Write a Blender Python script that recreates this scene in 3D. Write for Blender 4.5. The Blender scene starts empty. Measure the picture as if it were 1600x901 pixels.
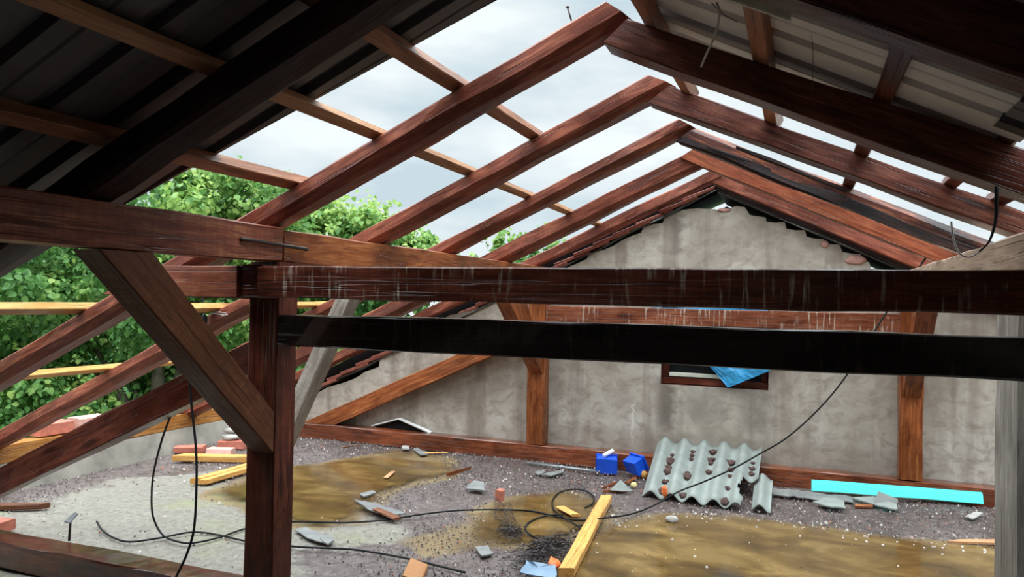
import bpy, bmesh, math, random
from mathutils import Vector, Matrix, noise
import numpy as np
S = bpy.context.scene
COL = S.collection
random.seed(7)

# ------------------------------------------------------------------ camera, sky, light, exposure
cam_d = bpy.data.cameras.new('camera'); cam = bpy.data.objects.new('camera', cam_d); COL.objects.link(cam)
cam_d.sensor_width = 36.0; cam_d.lens = 26.204; cam_d.clip_start = 0.02; cam_d.clip_end = 300
cam.matrix_world = Matrix(((0.932224, -0.014031, 0.361609, 0), (0.361298, -0.020601, -0.932223, 0), (0.02053, 0.999689, -0.014136, 1.3), (0, 0, 0, 1)))
S.camera = cam
S.view_settings.view_transform = 'Standard'; S.view_settings.look = 'None'
S.view_settings.gamma = 1; S.view_settings.use_curve_mapping = False
S.view_settings.exposure = 0.35
SKY_LOW, SKY_TOP = 0.78, 6.2          # overcast sky: pale near the horizon, brighter overhead

w = bpy.data.worlds.new('overcast'); S.world = w; w.use_nodes = True
nt = w.node_tree; nt.nodes.clear()
def wn(t, **k):
    n = nt.nodes.new(t)
    for a, b in k.items(): setattr(n, a, b)
    return n
out = wn('ShaderNodeOutputWorld'); bg = wn('ShaderNodeBackground'); nt.links.new(bg.outputs[0], out.inputs[0])
tc = wn('ShaderNodeTexCoord'); mp = wn('ShaderNodeMapping'); mp.inputs['Scale'].default_value = (1.6, 1.6, 5.0)
nt.links.new(tc.outputs['Generated'], mp.inputs[0])
nz = wn('ShaderNodeTexNoise'); nz.inputs['Scale'].default_value = 2.2; nz.inputs['Detail'].default_value = 5; nz.inputs['Roughness'].default_value = .52
nt.links.new(mp.outputs[0], nz.inputs['Vector'])
cr = wn('ShaderNodeValToRGB'); e = cr.color_ramp.elements
e[0].position = .36; e[0].color = (.60, .73, .80, 1); e[1].position = .64; e[1].color = (.93, 1.0, 1.02, 1)
nt.links.new(nz.outputs['Fac'], cr.inputs[0])
sx = wn('ShaderNodeSeparateXYZ'); nt.links.new(tc.outputs['Generated'], sx.inputs[0])
mr = wn('ShaderNodeMapRange'); mr.interpolation_type = 'SMOOTHSTEP'
for i, v in ((1, .40), (2, .85), (3, SKY_LOW), (4, SKY_TOP)): mr.inputs[i].default_value = v
nt.links.new(sx.outputs['Z'], mr.inputs[0]); nt.links.new(cr.outputs[0], bg.inputs[0]); nt.links.new(mr.outputs[0], bg.inputs[1])

sun_d = bpy.data.lights.new('sun', 'SUN'); sun_d.energy = 0.6; sun_d.angle = math.radians(90); sun_d.color = (1, .98, .95)
sun = bpy.data.objects.new('sun', sun_d); COL.objects.link(sun); sun.rotation_euler = (math.radians(25), math.radians(-18), 0)

# ------------------------------------------------------------------ materials
class NB:
    def __init__(s, name):
        s.m = bpy.data.materials.new(name); s.m.use_nodes = True; s.t = s.m.node_tree
        s.b = s.t.nodes['Principled BSDF']; s.o = s.t.nodes['Material Output']
        s.tc = s.t.nodes.new('ShaderNodeTexCoord')
    def n(s, t, ins=None, **k):
        q = s.t.nodes.new(t)
        for a, b in k.items(): setattr(q, a, b)
        for a, b in (ins or {}).items(): s.put(q.inputs[a], b)
        return q
    def put(s, sock, v):
        if hasattr(v, 'is_output') or isinstance(v, bpy.types.NodeSocket): s.t.links.new(v, sock)
        else: sock.default_value = v
    def vec(s, scale, src='Object', loc=(0, 0, 0)):
        return s.n('ShaderNodeMapping', {0: s.tc.outputs[src], 'Scale': scale, 'Location': loc}).outputs[0]
    def noise(s, scale, vec, det=4, rough=.55, dist=0):
        return s.n('ShaderNodeTexNoise', {'Vector': vec, 'Scale': scale, 'Detail': det, 'Roughness': rough, 'Distortion': dist}).outputs['Fac']
    def ramp(s, f, pts):
        r = s.n('ShaderNodeValToRGB', {0: f}); el = r.color_ramp.elements
        while len(el) < len(pts): el.new(.5)
        for q, (p, c) in zip(el, pts):
            q.position = p; q.color = (c, c, c, 1) if isinstance(c, (int, float)) else (*c, 1)
        return r.outputs[0]
    def mix(s, f, a, b, mode='MIX'):
        q = s.n('ShaderNodeMix', data_type='RGBA', blend_type=mode)
        s.put(q.inputs[0], f); s.put(q.inputs[6], a if not isinstance(a, tuple) else (*a, 1)[:4]); s.put(q.inputs[7], b if not isinstance(b, tuple) else (*b, 1)[:4])
        return q.outputs[2]
    def math(s, op, a, b=0.0, clamp=False):
        q = s.n('ShaderNodeMath', operation=op, use_clamp=clamp); s.put(q.inputs[0], a); s.put(q.inputs[1], b); return q.outputs[0]
    def bump(s, h, st=.3, d=.01):
        s.put(s.b.inputs['Normal'], s.n('ShaderNodeBump', {'Height': h, 'Strength': st, 'Distance': d}).outputs[0])
    def rand(s): return s.n('ShaderNodeObjectInfo').outputs['Random']

def wood(name, dark, mid, light, rough=.5, drips=0.0, blotch=.6, saw=0.0, wet=0.0, coat=0.0):
    k = NB(name); r = k.rand()
    k.b.inputs['Coat Weight'].default_value = coat; k.b.inputs['Coat Roughness'].default_value = .12; k.b.inputs['Specular IOR Level'].default_value = .22
    off = k.n('ShaderNodeVectorMath', {0: k.tc.outputs['Object']}, operation='ADD')
    cx = k.n('ShaderNodeCombineXYZ', {0: k.math('MULTIPLY', r, 37.0), 1: k.math('MULTIPLY', r, 11.0), 2: k.math('MULTIPLY', r, 5.0)})
    k.put(off.inputs[1], cx.outputs[0])
    def v(sc): return k.n('ShaderNodeMapping', {0: off.outputs[0], 'Scale': sc}).outputs[0]
    grain = k.noise(9, v((.55, 5, 5)), 6, .6, .6)
    fine = k.noise(60, v((.25, 3, 3)), 3, .6)
    big = k.noise(2.6, v((.9, 1.6, 1.6)), 4, .6, .3)
    c = k.ramp(grain, [(.28, dark), (.5, mid), (.72, light)])
    c = k.mix(k.ramp(fine, [(.35, .45), (.6, 0.0)]), c, dark)
    c = k.mix(k.math('MULTIPLY', k.ramp(big, [(.40, 1.0), (.58, 0.0)]), blotch), c, tuple(.35 * q for q in dark))
    kn = k.n('ShaderNodeTexVoronoi', {'Vector': v((1.1, 4.5, 4.5)), 'Scale': 1.5}).outputs['Distance']
    c = k.mix(k.ramp(kn, [(.06, .85), (.13, 0.0)]), c, tuple(.4 * q for q in dark))
    cracks = k.noise(5, v((.12, 7, 7)), 2, .5, .2)
    crk = k.ramp(cracks, [(.485, 0.0), (.5, 1.0), (.515, 0.0)])
    c = k.mix(k.math('MULTIPLY', crk, .55), c, tuple(.25 * q for q in dark))
    if saw:
        sw = k.noise(1, v((90, 2, 2)), 2, .5); c = k.mix(k.math('MULTIPLY', k.ramp(sw, [(.45, 1.0), (.6, 0.0)]), saw), c, dark)
    if drips:
        d1 = k.noise(1, k.n('ShaderNodeMapping', {0: off.outputs[0], 'Scale': (55, 4, 5)}).outputs[0], 3, .6)
        d2 = k.noise(1, k.n('ShaderNodeMapping', {0: off.outputs[0], 'Scale': (4, 1, 7)}).outputs[0], 3, .6)
        dm = k.math('MULTIPLY', k.ramp(d1, [(.55, 0.0), (.66, 1.0)]), k.ramp(d2, [(.42, 0.0), (.58, 1.0)]))
        c = k.mix(k.math('MULTIPLY', dm, drips), c, (.50, .40, .32))
    hv = k.n('ShaderNodeHueSaturation', {'Value': k.math('ADD', k.math('MULTIPLY', r, .3), .85), 'Color': c})
    k.put(k.b.inputs['Base Color'], hv.outputs[0])
    k.put(k.b.inputs['Roughness'], k.ramp(big, [(.35, max(.15, rough - .25 - wet)), (.6, rough)]))
    k.bump(k.math('ADD', grain, k.math('MULTIPLY', crk, -1.5)), .5, .004)
    return k.m

M_RAFT = wood('red_stained_rafter_wood', (.105, .026, .016), (.25, .068, .040), (.43, .150, .085), .46, 0)
M_BEAM = wood('dark_red_beam_wood', (.060, .014, .009), (.150, .034, .018), (.27, .072, .035), .45, 0, saw=.25)
M_TIE = wood('streaked_dark_beam_wood', (.075, .018, .011), (.185, .044, .022), (.31, .086, .042), .45, .9, saw=.3, coat=.2)
M_RAFTSH = wood('shade_darkened_rafter_wood', (.012, .006, .006), (.028, .011, .009), (.055, .022, .016), .6, 0)  # rafter wood with the shade under the sheet put into its colour
M_PLANK = wood('orange_red_plank_wood', (.13, .028, .012), (.31, .076, .032), (.44, .140, .062), .45, 0, .4)
M_BARK = wood('black_bark', (.008, .005, .006), (.022, .012, .011), (.095, .034, .022), .95, 0, .6)
M_BEAMW = wood('wet_dark_red_timber', (.045, .011, .008), (.115, .027, .016), (.20, .055, .028), .35, 0, coat=.9)
M_RAFTR = wood('brown_red_rafter_wood', (.060, .016, .011), (.155, .044, .028), (.27, .095, .058), .5, 0)
M_BEAMSH = wood('shade_blackened_beam_wood', (.010, .006, .006), (.020, .010, .009), (.036, .018, .015), .45, .10, .3, coat=.7)  # beam wood blackened in its colour for the shade on its front
M_PURL = wood('purlin_wood', (.115, .030, .018), (.29, .085, .046), (.50, .215, .105), .46, 0, .4, saw=.3)
M_BRACE = wood('brown_sawn_brace_wood', (.12, .040, .018), (.24, .088, .040), (.36, .150, .075), .6, 0, .35, saw=.45)
M_WALLT = wood('orange_brown_timber', (.13, .030, .010), (.30, .085, .026), (.45, .165, .055), .42, 0, .5)
M_DRIP = wood('streaked_tie_wood', (.11, .028, .014), (.26, .075, .035), (.38, .14, .07), .5, 1.0, .4)
M_LOG = wood('bark_rafter_wood', (.020, .008, .008), (.13, .035, .020), (.55, .17, .075), .50, 0, .9)
M_LATH = wood('tan_lath_wood', (.34, .16, .075), (.46, .23, .115), (.58, .32, .17), .55, 0, .2)
M_LATHR = wood('reddish_lath_wood', (.20, .080, .042), (.33, .135, .070), (.46, .21, .12), .5, 0, .25)
M_YEL = wood('fresh_yellow_wood', (.50, .23, .060), (.66, .34, .100), (.78, .46, .17), .45, 0, .15)
M_PLATE = wood('wet_bottom_plate_wood', (.11, .024, .010), (.27, .066, .024), (.42, .130, .052), .30, 0, .6, wet=.1, coat=.6)
M_GREY = wood('grey_weathered_wood', (.16, .13, .105), (.27, .235, .20), (.40, .36, .32), .75, 0, .35, saw=.35)
M_GREYP = wood('grey_post_wood', (.26, .225, .19), (.52, .47, .415), (.68, .63, .57), .75, 0, .5)
M_TAN = wood('tan_weathered_purlin_wood', (.24, .16, .11), (.36, .25, .18), (.46, .35, .27), .65, .1, .3)
M_FASC = wood('orange_wall_plate_wood', (.30, .11, .025), (.52, .22, .055), (.66, .34, .11), .5, 0, .3)

def plain(name, col, rough=.5, metal=0.0, var=.25, scale=6, bump=0.0, spec=None, col2=None):
    k = NB(name); f = k.noise(scale, k.vec((1, 1, 1)), 5, .6)
    a = tuple(q * (1 - var) for q in col); b = col2 or tuple(min(1, q * (1 + var)) for q in col)
    k.put(k.b.inputs['Base Color'], k.ramp(f, [(.3, a), (.7, b)])); k.b.inputs['Roughness'].default_value = rough; k.b.inputs['Metallic'].default_value = metal
    if spec is not None: k.b.inputs['Specular IOR Level'].default_value = spec
    if bump: k.bump(k.noise(scale * 3, k.vec((1, 1, 1)), 4), bump, .006)
    return k.m
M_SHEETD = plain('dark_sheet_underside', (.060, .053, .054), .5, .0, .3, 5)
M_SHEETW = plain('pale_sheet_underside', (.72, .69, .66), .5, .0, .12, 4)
M_CABLE = plain('black_cable_rubber', (.008, .008, .009), .6, spec=.2)
M_STEEL = plain('dark_rusty_steel', (.05, .035, .03), .5, .6, .4, 20)
M_GALV = plain('galvanised_metal', (.26, .265, .27), .38, .6, .15, 8)
M_ASB = plain('grey_green_fibre_cement', (.225, .245, .225), .75, 0, .16, 9, .4)
M_TURQ = plain('turquoise_foam', (.060, .60, .55), .6, 0, .04, 12)
M_BLUE = plain('blue_plastic', (.010, .085, .62), .28, 0, .2, 8)
M_WHITE = plain('white_plastic', (.78, .78, .76), .4, 0, .06)
M_BRICK = plain('red_brick', (.42, .13, .085), .8, 0, .3, 14, .5)
M_BRICKP = plain('pale_pink_brick', (.55, .30, .25), .8, 0, .25, 14, .5)
M_MORT = plain('white_mortar', (.36, .335, .305), .85, 0, .15, 16, .6)
M_TILE = plain('red_roof_tile', (.30, .085, .055), .6, 0, .35, 12, .3)
M_TILED = plain('dark_roof_tile', (.026, .012, .011), .55, 0, .5, 12, .3)  # near-black base colour for the verge board and the tile lips
M_TAR = plain('black_roofing_felt', (.008, .007, .007), .8, 0, .3, 10, spec=.1)
M_TAREDGE = plain('grey_green_felt_edge', (.050, .056, .050), .5, 0, .5, 18)
M_SLATE = plain('grey_slate_shard', (.17, .17, .163), .65, 0, .22, 12, .3)
M_MOSS = plain('brown_moss', (.085, .045, .038), .95, 0, .55, 40, .8)
M_TWIG = plain('dark_wire_mesh', (.035, .026, .026), .6, .2, .4, 30)
M_ORANGE = plain('orange_scrap', (.75, .17, .04), .6, 0, .3, 20)
M_YLUMP = plain('yellow_foam_lump', (.70, .60, .25), .8, 0, .25, 30, .4)
M_BLUEP = plain('pale_blue_plastic', (.14, .22, .32), .35, 0, .2, 10)
M_OCHRE = plain('brown_board_face', (.33, .13, .030), .5, 0, .15, 8)
M_CREAM = plain('pale_cream_wood', (.60, .62, .52), .6, 0, .15, 14)  # pale cream base colour for the lath and the window strip
M_TRUNK = plain('tree_bark', (.09, .07, .05), .9, 0, .4, 12, .6)

def mat_leaf(name, a, b, c):
    k = NB(name); at = k.n('ShaderNodeAttribute', attribute_name='tone').outputs['Fac']
    col = k.ramp(at, [(0.0, a), (.5, b), (1.0, c)])
    k.put(k.b.inputs['Base Color'], col); k.b.inputs['Roughness'].default_value = .55; k.b.inputs['Specular IOR Level'].default_value = .3
    tr = k.n('ShaderNodeBsdfTranslucent', {'Color': col}); mx = k.n('ShaderNodeMixShader', {0: .38, 1: k.b.outputs[0], 2: tr.outputs[0]})
    k.t.links.new(mx.outputs[0], k.o.inputs[0]); return k.m
M_LEAF = mat_leaf('linden_leaf', (.045, .13, .030), (.125, .275, .070), (.40, .54, .14))
M_LEAFB = mat_leaf('far_leaf', (.045, .14, .055), (.085, .22, .070), (.18, .36, .11))

def mat_plaster():
    k = NB('rough_grey_plaster'); v = k.vec((1, 1, 1))
    a = k.noise(1.6, v, 6, .6, .4); b = k.noise(9, k.vec((1, 1, 1.4)), 6, .65, .6); s = k.noise(1.4, k.vec((3.5, 1, .35)), 4, .55)
    c = k.ramp(a, [(.30, (.25, .208, .168)), (.5, (.415, .365, .308)), (.72, (.54, .50, .445))])
    c = k.mix(k.ramp(b, [(.36, .7), (.54, 0.0)]), c, (.25, .205, .165))
    c = k.mix(k.math('MULTIPLY', k.ramp(s, [(.36, 1.0), (.48, 0.0)]), .5), c, (.16, .115, .085))
    cr = k.noise(5.5, k.vec((1, 1, 2.2)), 5, .6, .5)
    line = k.ramp(cr, [(.492, 0.0), (.5, 1.0), (.508, 0.0)])
    gate = k.ramp(k.noise(2.7, v, 3), [(.50, 0.0), (.58, 1.0)])
    lm = k.math('MULTIPLY', line, gate)
    c = k.mix(k.math('MULTIPLY', lm, .5), c, (.13, .10, .08))
    xyz = k.n('ShaderNodeSeparateXYZ', {0: k.tc.outputs['Object']})
    def stain(x0, x1, z0, z1, soft, amt, col):
        # a run of dirt: soft box on the wall, broken up by the streak noise
        nonlocal c
        jx = k.math('ADD', xyz.outputs[0], k.math('MULTIPLY', k.math('SUBTRACT', b, .5), .12))
        def ss(vv, lo, hi): return k.n('ShaderNodeMapRange', {0: vv, 1: lo, 2: hi, 3: 0.0, 4: 1.0}, interpolation_type='SMOOTHSTEP').outputs[0]
        m = k.math('MULTIPLY', k.math('MULTIPLY', ss(jx, x0 - soft, x0 + soft), k.math('SUBTRACT', 1.0, ss(jx, x1 - soft, x1 + soft))),
                   k.math('MULTIPLY', ss(xyz.outputs[2], z0, z0 + .3 * (z1 - z0)), k.math('SUBTRACT', 1.0, ss(xyz.outputs[2], z1 - .04, z1 + .04))))
        c = k.mix(k.math('MULTIPLY', m, amt), c, col)
    stain(-1.03, -.90, .25, .72, .05, .75, (.09, .07, .055))
    stain(-.42, -.20, .28, .70, .07, .55, (.12, .10, .085))
    stain(-.80, -.52, .35, .66, .08, .35, (.15, .13, .11))
    stain(-.93, -.86, 1.62, 1.96, .03, .6, (.12, .095, .08))
    stain(-1.222, -1.207, .16, .50, .006, .7, (.62, .59, .55))
    stain(-1.95, .9, -.1, .30, .3, .35, (.17, .13, .10))
    k.put(k.b.inputs['Base Color'], c); k.b.inputs['Roughness'].default_value = .85
    k.bump(k.math('SUBTRACT', k.math('ADD', b, k.math('MULTIPLY', a, .6)), lm), .45, .008); return k.m
M_PLASTER = mat_plaster()
M_KERB = plain('dirty_kerb_plaster', (.20, .18, .15), .85, 0, .35, 5, .4)

def mat_floor():
    k = NB('dirty_wet_concrete'); v = k.vec((1, 1, 1))
    def at(n): return k.n('ShaderNodeAttribute', attribute_name=n).outputs['Fac']
    f1 = k.noise(3, v, 7, .62, .3); f2 = k.noise(28, v, 5, .65); f3 = k.noise(95, v, 3, .6)
    pale = k.ramp(f2, [(.3, (.115, .100, .080)), (.62, (.215, .192, .160))])
    dirt = k.ramp(f2, [(.28, (.042, .030, .027)), (.55, (.110, .082, .075)), (.75, (.20, .16, .145))])
    mud = k.ramp(f1, [(.3, (.085, .050, .020)), (.6, (.165, .108, .045)), (.8, (.23, .17, .09))])
    pm = k.ramp(k.math('ADD', at('pale'), k.math('MULTIPLY', k.math('SUBTRACT', f1, .5), 2.2)), [(.36, 0.0), (.62, 1.0)])
    mm = k.ramp(k.math('ADD', at('mud'), k.math('MULTIPLY', k.math('SUBTRACT', f1, .5), .9)), [(.40, 0.0), (.62, 1.0)])
    c = k.mix(pm, dirt, pale); c = k.mix(mm, c, mud)
    c = k.mix(k.ramp(f3, [(.66, 0.0), (.72, .8)]), c, (.60, .56, .52))
    gr = k.ramp(k.noise(1.9, v, 4), [(.55, 0.0), (.68, .5)]); c = k.mix(k.math('MULTIPLY', gr, pm), c, (.19, .20, .09))
    c = k.mix(k.ramp(f3, [(.26, .55), (.36, 0.0)]), c, (.05, .04, .038))
    k.put(k.b.inputs['Base Color'], c)
    k.put(k.b.inputs['Roughness'], k.math('ADD', k.ramp(f1, [(.36, .26), (.56, .62)]), k.math('MULTIPLY', pm, .2), True))
    k.bump(k.math('ADD', k.math('MULTIPLY', f2, .6), k.math('MULTIPLY', f3, .6)), .55, .012); return k.m
M_FLOOR = mat_floor()
def mat_puddle():
    k = NB('muddy_puddle_water'); v = k.vec((1, 1, 1))
    f1 = k.noise(2.4, k.vec((1, 1.5, 1)), 6, .6, .5); f2 = k.noise(40, v, 4, .6)
    c = k.ramp(f1, [(.30, (.040, .022, .010)), (.50, (.125, .072, .022)), (.70, (.27, .17, .060))])
    c = k.mix(k.ramp(f2, [(.68, 0.0), (.74, .7)]), c, (.55, .5, .42))
    k.put(k.b.inputs['Base Color'], c); k.b.inputs['Roughness'].default_value = .13
    at = k.n('ShaderNodeAttribute', attribute_name='depth').outputs['Fac']
    al = k.ramp(k.math('ADD', at, k.math('MULTIPLY', k.math('SUBTRACT', k.noise(5, v, 7, .68), .5), 1.5)), [(.30, 0.0), (.78, .9)])
    k.put(k.b.inputs['Alpha'], al); return k.m
M_PUD = mat_puddle()
def mat_grit():
    k = NB('loose_grit'); at = k.n('ShaderNodeAttribute', attribute_name='tone').outputs['Fac']
    k.put(k.b.inputs['Base Color'], k.ramp(at, [(0.0, (.060, .046, .043)), (.55, (.13, .10, .095)), (.8, (.30, .26, .24)), (.93, (.62, .58, .54)), (1.0, (.40, .15, .09))]))
    k.b.inputs['Roughness'].default_value = .7; return k.m
M_GRIT = mat_grit()
def mat_film(name, col, a):
    k = NB(name); f = k.noise(14, k.vec((1, 1, 1)), 4, .6)
    c = k.ramp(f, [(.35, tuple(q * .75 for q in col)), (.65, col)])
    k.put(k.b.inputs['Base Color'], c); k.b.inputs['Roughness'].default_value = .25
    tr = k.n('ShaderNodeBsdfTranslucent', {'Color': c}); mx = k.n('ShaderNodeMixShader', {0: a, 1: k.b.outputs[0], 2: tr.outputs[0]})
    k.t.links.new(mx.outputs[0], k.o.inputs[0]); k.bump(f, .5, .01); return k.m
M_FILM = mat_film('blue_polythene', (.06, .42, .80), .25)
M_GROUND = plain('grass_ground', (.06, .12, .035), .9, 0, .4, 3)
def mat_post():  # irregular dark band along local Y, broken up by noise
    m = M_GREYP.copy(); m.name = 'banded_grey_post_wood'; t = m.node_tree; bs = t.nodes['Principled BSDF']
    src = bs.inputs['Base Color'].links[0].from_socket
    def nn(ty, **kw):
        q = t.nodes.new(ty)
        for a, b in kw.items(): setattr(q, a, b)
        return q
    tcn = nn('ShaderNodeTexCoord'); sp = nn('ShaderNodeSeparateXYZ'); t.links.new(tcn.outputs['Object'], sp.inputs[0])
    no = nn('ShaderNodeTexNoise'); no.inputs['Scale'].default_value = 5; no.inputs['Detail'].default_value = 5; t.links.new(tcn.outputs['Object'], no.inputs['Vector'])
    ad = nn('ShaderNodeMath', operation='MULTIPLY_ADD'); ad.inputs[1].default_value = .16; t.links.new(no.outputs['Fac'], ad.inputs[0]); t.links.new(sp.outputs[1], ad.inputs[2])
    rp_ = nn('ShaderNodeValToRGB'); mr_ = nn('ShaderNodeMapRange'); mr_.inputs[1].default_value = -.1; mr_.inputs[2].default_value = .3
    t.links.new(ad.outputs[0], mr_.inputs[0]); t.links.new(mr_.outputs[0], rp_.inputs[0]); el = rp_.color_ramp.elements
    for p_, c_ in ((.20, 0), (.34, .85), (.58, .85), (.70, 0)):
        q = el[0] if p_ == .20 else (el[1] if p_ == .70 else el.new(p_)); q.position = p_; q.color = (c_, c_, c_, 1)
    mx = nn('ShaderNodeMix', data_type='RGBA'); t.links.new(rp_.outputs[0], mx.inputs[0]); t.links.new(src, mx.inputs[6]); mx.inputs[7].default_value = (.055, .042, .036, 1)
    t.links.new(mx.outputs[2], bs.inputs['Base Color'])
    return m
M_POST = mat_post()

# ------------------------------------------------------------------ builders
def link(o, parent=None):
    COL.objects.link(o)
    if parent is not None:
        o.parent = parent; o.matrix_parent_inverse = Matrix()
    return o
def wm(o): return (wm(o.parent) if o.parent else Matrix()) @ o.matrix_basis
def place(o, Mw): o.matrix_basis = (wm(o.parent).inverted() if o.parent else Matrix()) @ Mw
def tag(o, label=None, cat=None, group=None, kind=None):
    if label: o['label'] = label
    if cat: o['category'] = cat
    if group: o['group'] = group
    if kind or (label and cat): o['kind'] = kind or 'thing'
    return o
def empty(name, loc): 
    o = bpy.data.objects.new(name, None); o.location = loc; o.empty_display_size = .1; return link(o)
def mesh_obj(name, verts, faces, mat, parent=None, origin=None, smooth=False, mats=None, fmat=None):
    verts = [Vector(q) for q in verts]
    if origin is None:
        lo = [min(q[i] for q in verts) for i in range(3)]; hi = [max(q[i] for q in verts) for i in range(3)]
        origin = Vector(((lo[0] + hi[0]) / 2, (lo[1] + hi[1]) / 2, lo[2]))
    origin = Vector(origin)
    me = bpy.data.meshes.new(name); me.from_pydata([q - origin for q in verts], [], faces)
    for mm in (mats or [mat]): me.materials.append(mm)
    if fmat:
        for p, i in zip(me.polygons, fmat): p.material_index = i
    if smooth:
        for p in me.polygons: p.use_smooth = True
    bm = bmesh.new(); bm.from_mesh(me); bmesh.ops.recalc_face_normals(bm, faces=bm.faces); bm.to_mesh(me); bm.free()
    o = bpy.data.objects.new(name, me)
    link(o, parent)
    place(o, Matrix.Translation(origin))
    return o
def beam(name, TS, TE, BE, BS, ext, mat, label=None, cat=None, group=None, parent=None, seg=14, jit=.003, ch=(.005, .005, .005, .005), sag=0.0, kind=None):
    """squared timber: side polygon top-start, top-end, bottom-end, bottom-start swept by ext; ch = chamfer of front-top, back-top, back-bottom, front-bottom arris"""
    TS, TE, BE, BS, ext = map(Vector, (TS, TE, BE, BS, ext))
    ax = ((TE - TS) + (BE - BS)).normalized(); yy = (ext - ax * ext.dot(ax)).normalized(); zz = ax.cross(yy)
    org = BS + ext * .5
    Mx = Matrix((ax, yy, zz)).transposed().to_4x4(); Mx.translation = org; inv = Mx.inverted()
    up = (TS - BS).normalized(); exn = ext.normalized(); el = ext.length
    V, F = [], []; sd = random.random() * 100
    for i in range(seg + 1):
        t = i / seg; T = TS.lerp(TE, t); B = BS.lerp(BE, t); u = (T - B); ul = u.length; u.normalize()
        sg = Vector((0, 0, -sag * 4 * t * (1 - t)))
        c = [min(q, ul * .45, el * .45) for q in ch]
        ring = [T - u * c[0], T + exn * c[0], T + ext - exn * c[1], T + ext - u * c[1], B + ext + u * c[2], B + ext - exn * c[2], B + exn * c[3], B + u * c[3]]
        for j, p in enumerate(ring):
            n1 = noise.noise(Vector((sd + t * (TE - TS).length * 3, j * .35, 0))) * jit * 2
            n2 = noise.noise(Vector((sd + 50 + t * (TE - TS).length * 3, j * .35, 3))) * jit * 2
            V.append(inv @ (p + sg + u * n1 + exn * n2))
    for i in range(seg):
        for j in range(8):
            a, b = i * 8 + j, i * 8 + (j + 1) % 8; F.append((a, b, b + 8, a + 8))
    F.append(tuple(range(8))); F.append(tuple(range(seg * 8, seg * 8 + 8)))
    me = bpy.data.meshes.new(name); me.from_pydata(V, [], F); me.materials.append(mat)
    bm = bmesh.new(); bm.from_mesh(me); bmesh.ops.recalc_face_normals(bm, faces=bm.faces); bm.to_mesh(me); bm.free()
    o = bpy.data.objects.new(name, me); link(o, parent)
    place(o, Mx)
    return tag(o, label, cat, group, kind)
def bar(name, p0, p1, wv, hv, mat, *a, **k):
    """timber from p0 to p1 (lower front arris), width vector wv, height vector hv"""
    p0, p1, hv = Vector(p0), Vector(p1), Vector(hv)
    return beam(name, p0 + hv, p1 + hv, p1, p0, wv, mat, *a, **k)
def crom(pts, n=8):
    P = [Vector(q) for q in pts]; P = [2 * P[0] - P[1]] + P + [2 * P[-1] - P[-2]]; out = []
    for i in range(1, len(P) - 2):
        for j in range(n):
            t = j / n; a, b, c, d = P[i - 1:i + 3]
            out.append(.5 * (2 * b + (c - a) * t + (2 * a - 5 * b + 4 * c - d) * t * t + (3 * b - a - 3 * c + d) * t ** 3))
    out.append(P[-2]); return out
def tube(name, pts, r, mat, label=None, cat=None, group=None, parent=None, n=8, sides=7, flat=1.0, r1=None, smooth=True):
    P = crom(pts, n) if n > 1 else [Vector(q) for q in pts]; V, F = [], []; L = len(P)
    for i, p in enumerate(P):
        t = (P[min(i + 1, L - 1)] - P[max(i - 1, 0)]).normalized()
        u = t.cross(Vector((0, 0, 1))); u = u.normalized() if u.length > 1e-3 else Vector((1, 0, 0)); v = t.cross(u)
        rr = r + ((r1 if r1 is not None else r) - r) * i / (L - 1)
        for j in range(sides):
            a = 2 * math.pi * j / sides; V.append(p + u * math.cos(a) * rr + v * math.sin(a) * rr * flat)
    for i in range(L - 1):
        for j in range(sides):
            a, b = i * sides + j, i * sides + (j + 1) % sides; F.append((a, b, b + sides, a + sides))
    F.append(tuple(range(sides))); F.append(tuple(range((L - 1) * sides, L * sides)))
    o = mesh_obj(name, V, F, mat, parent, smooth=False)
    if smooth:
        for p in o.data.polygons: p.use_smooth = len(p.vertices) == 4
    return tag(o, label, cat, group)
def slab(name, poly, up, mat, label=None, cat=None, group=None, parent=None, jag=0.0, sub=3, bend=0.0):
    """a flat shard: outline poly (3-D points) thickened along up, edges optionally jagged"""
    P = [Vector(q) for q in poly]; up = Vector(up); R = []
    for i, p in enumerate(P):
        q = P[(i + 1) % len(P)]
        for j in range(sub):
            t = j / sub; x = p.lerp(q, t)
            if j and jag: x = x + Vector((random.uniform(-jag, jag), random.uniform(-jag, jag), 0))
            R.append(x)
    n = len(R); c = sum(R, Vector()) / n
    V = R + [q + up for q in R] + [c + up * (.0) - up * bend, c + up - up * bend]
    F = []
    for i in range(n):
        j = (i + 1) % n; F += [(i, j, n + j, n + i), (i, 2 * n, j), (n + i, n + j, 2 * n + 1)]
    return tag(mesh_obj(name, V, F, mat, parent), label, cat, group)
def slab2(name, low, high, up, mat, label=None, cat=None, group=None, jag=0.0, n=14):
    """a leaning slab between a lower and an upper outline"""
    def res(P):
        P = [Vector(q) for q in P]; o = []
        for i in range(n + 1):
            f = i / n * (len(P) - 1); k = min(int(f), len(P) - 2); o.append(P[k].lerp(P[k + 1], f - k) + Vector((random.uniform(-jag, jag), 0, random.uniform(-jag, jag) * .6)))
        return o
    A, B = res(low), res(high); up = Vector(up); V = A + B + [q + up for q in A] + [q + up for q in B]; m = n + 1; F = []
    for i in range(n):
        F += [(i, i + 1, m + i + 1, m + i), (2 * m + i, 3 * m + i, 3 * m + i + 1, 2 * m + i + 1), (i, 2 * m + i, 2 * m + i + 1, i + 1), (m + i, m + i + 1, 3 * m + i + 1, 3 * m + i)]
    F += [(0, m, 3 * m, 2 * m), (n, 2 * m + n, 3 * m + n, m + n)]
    return tag(mesh_obj(name, V, F, mat), label, cat, group)
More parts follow.
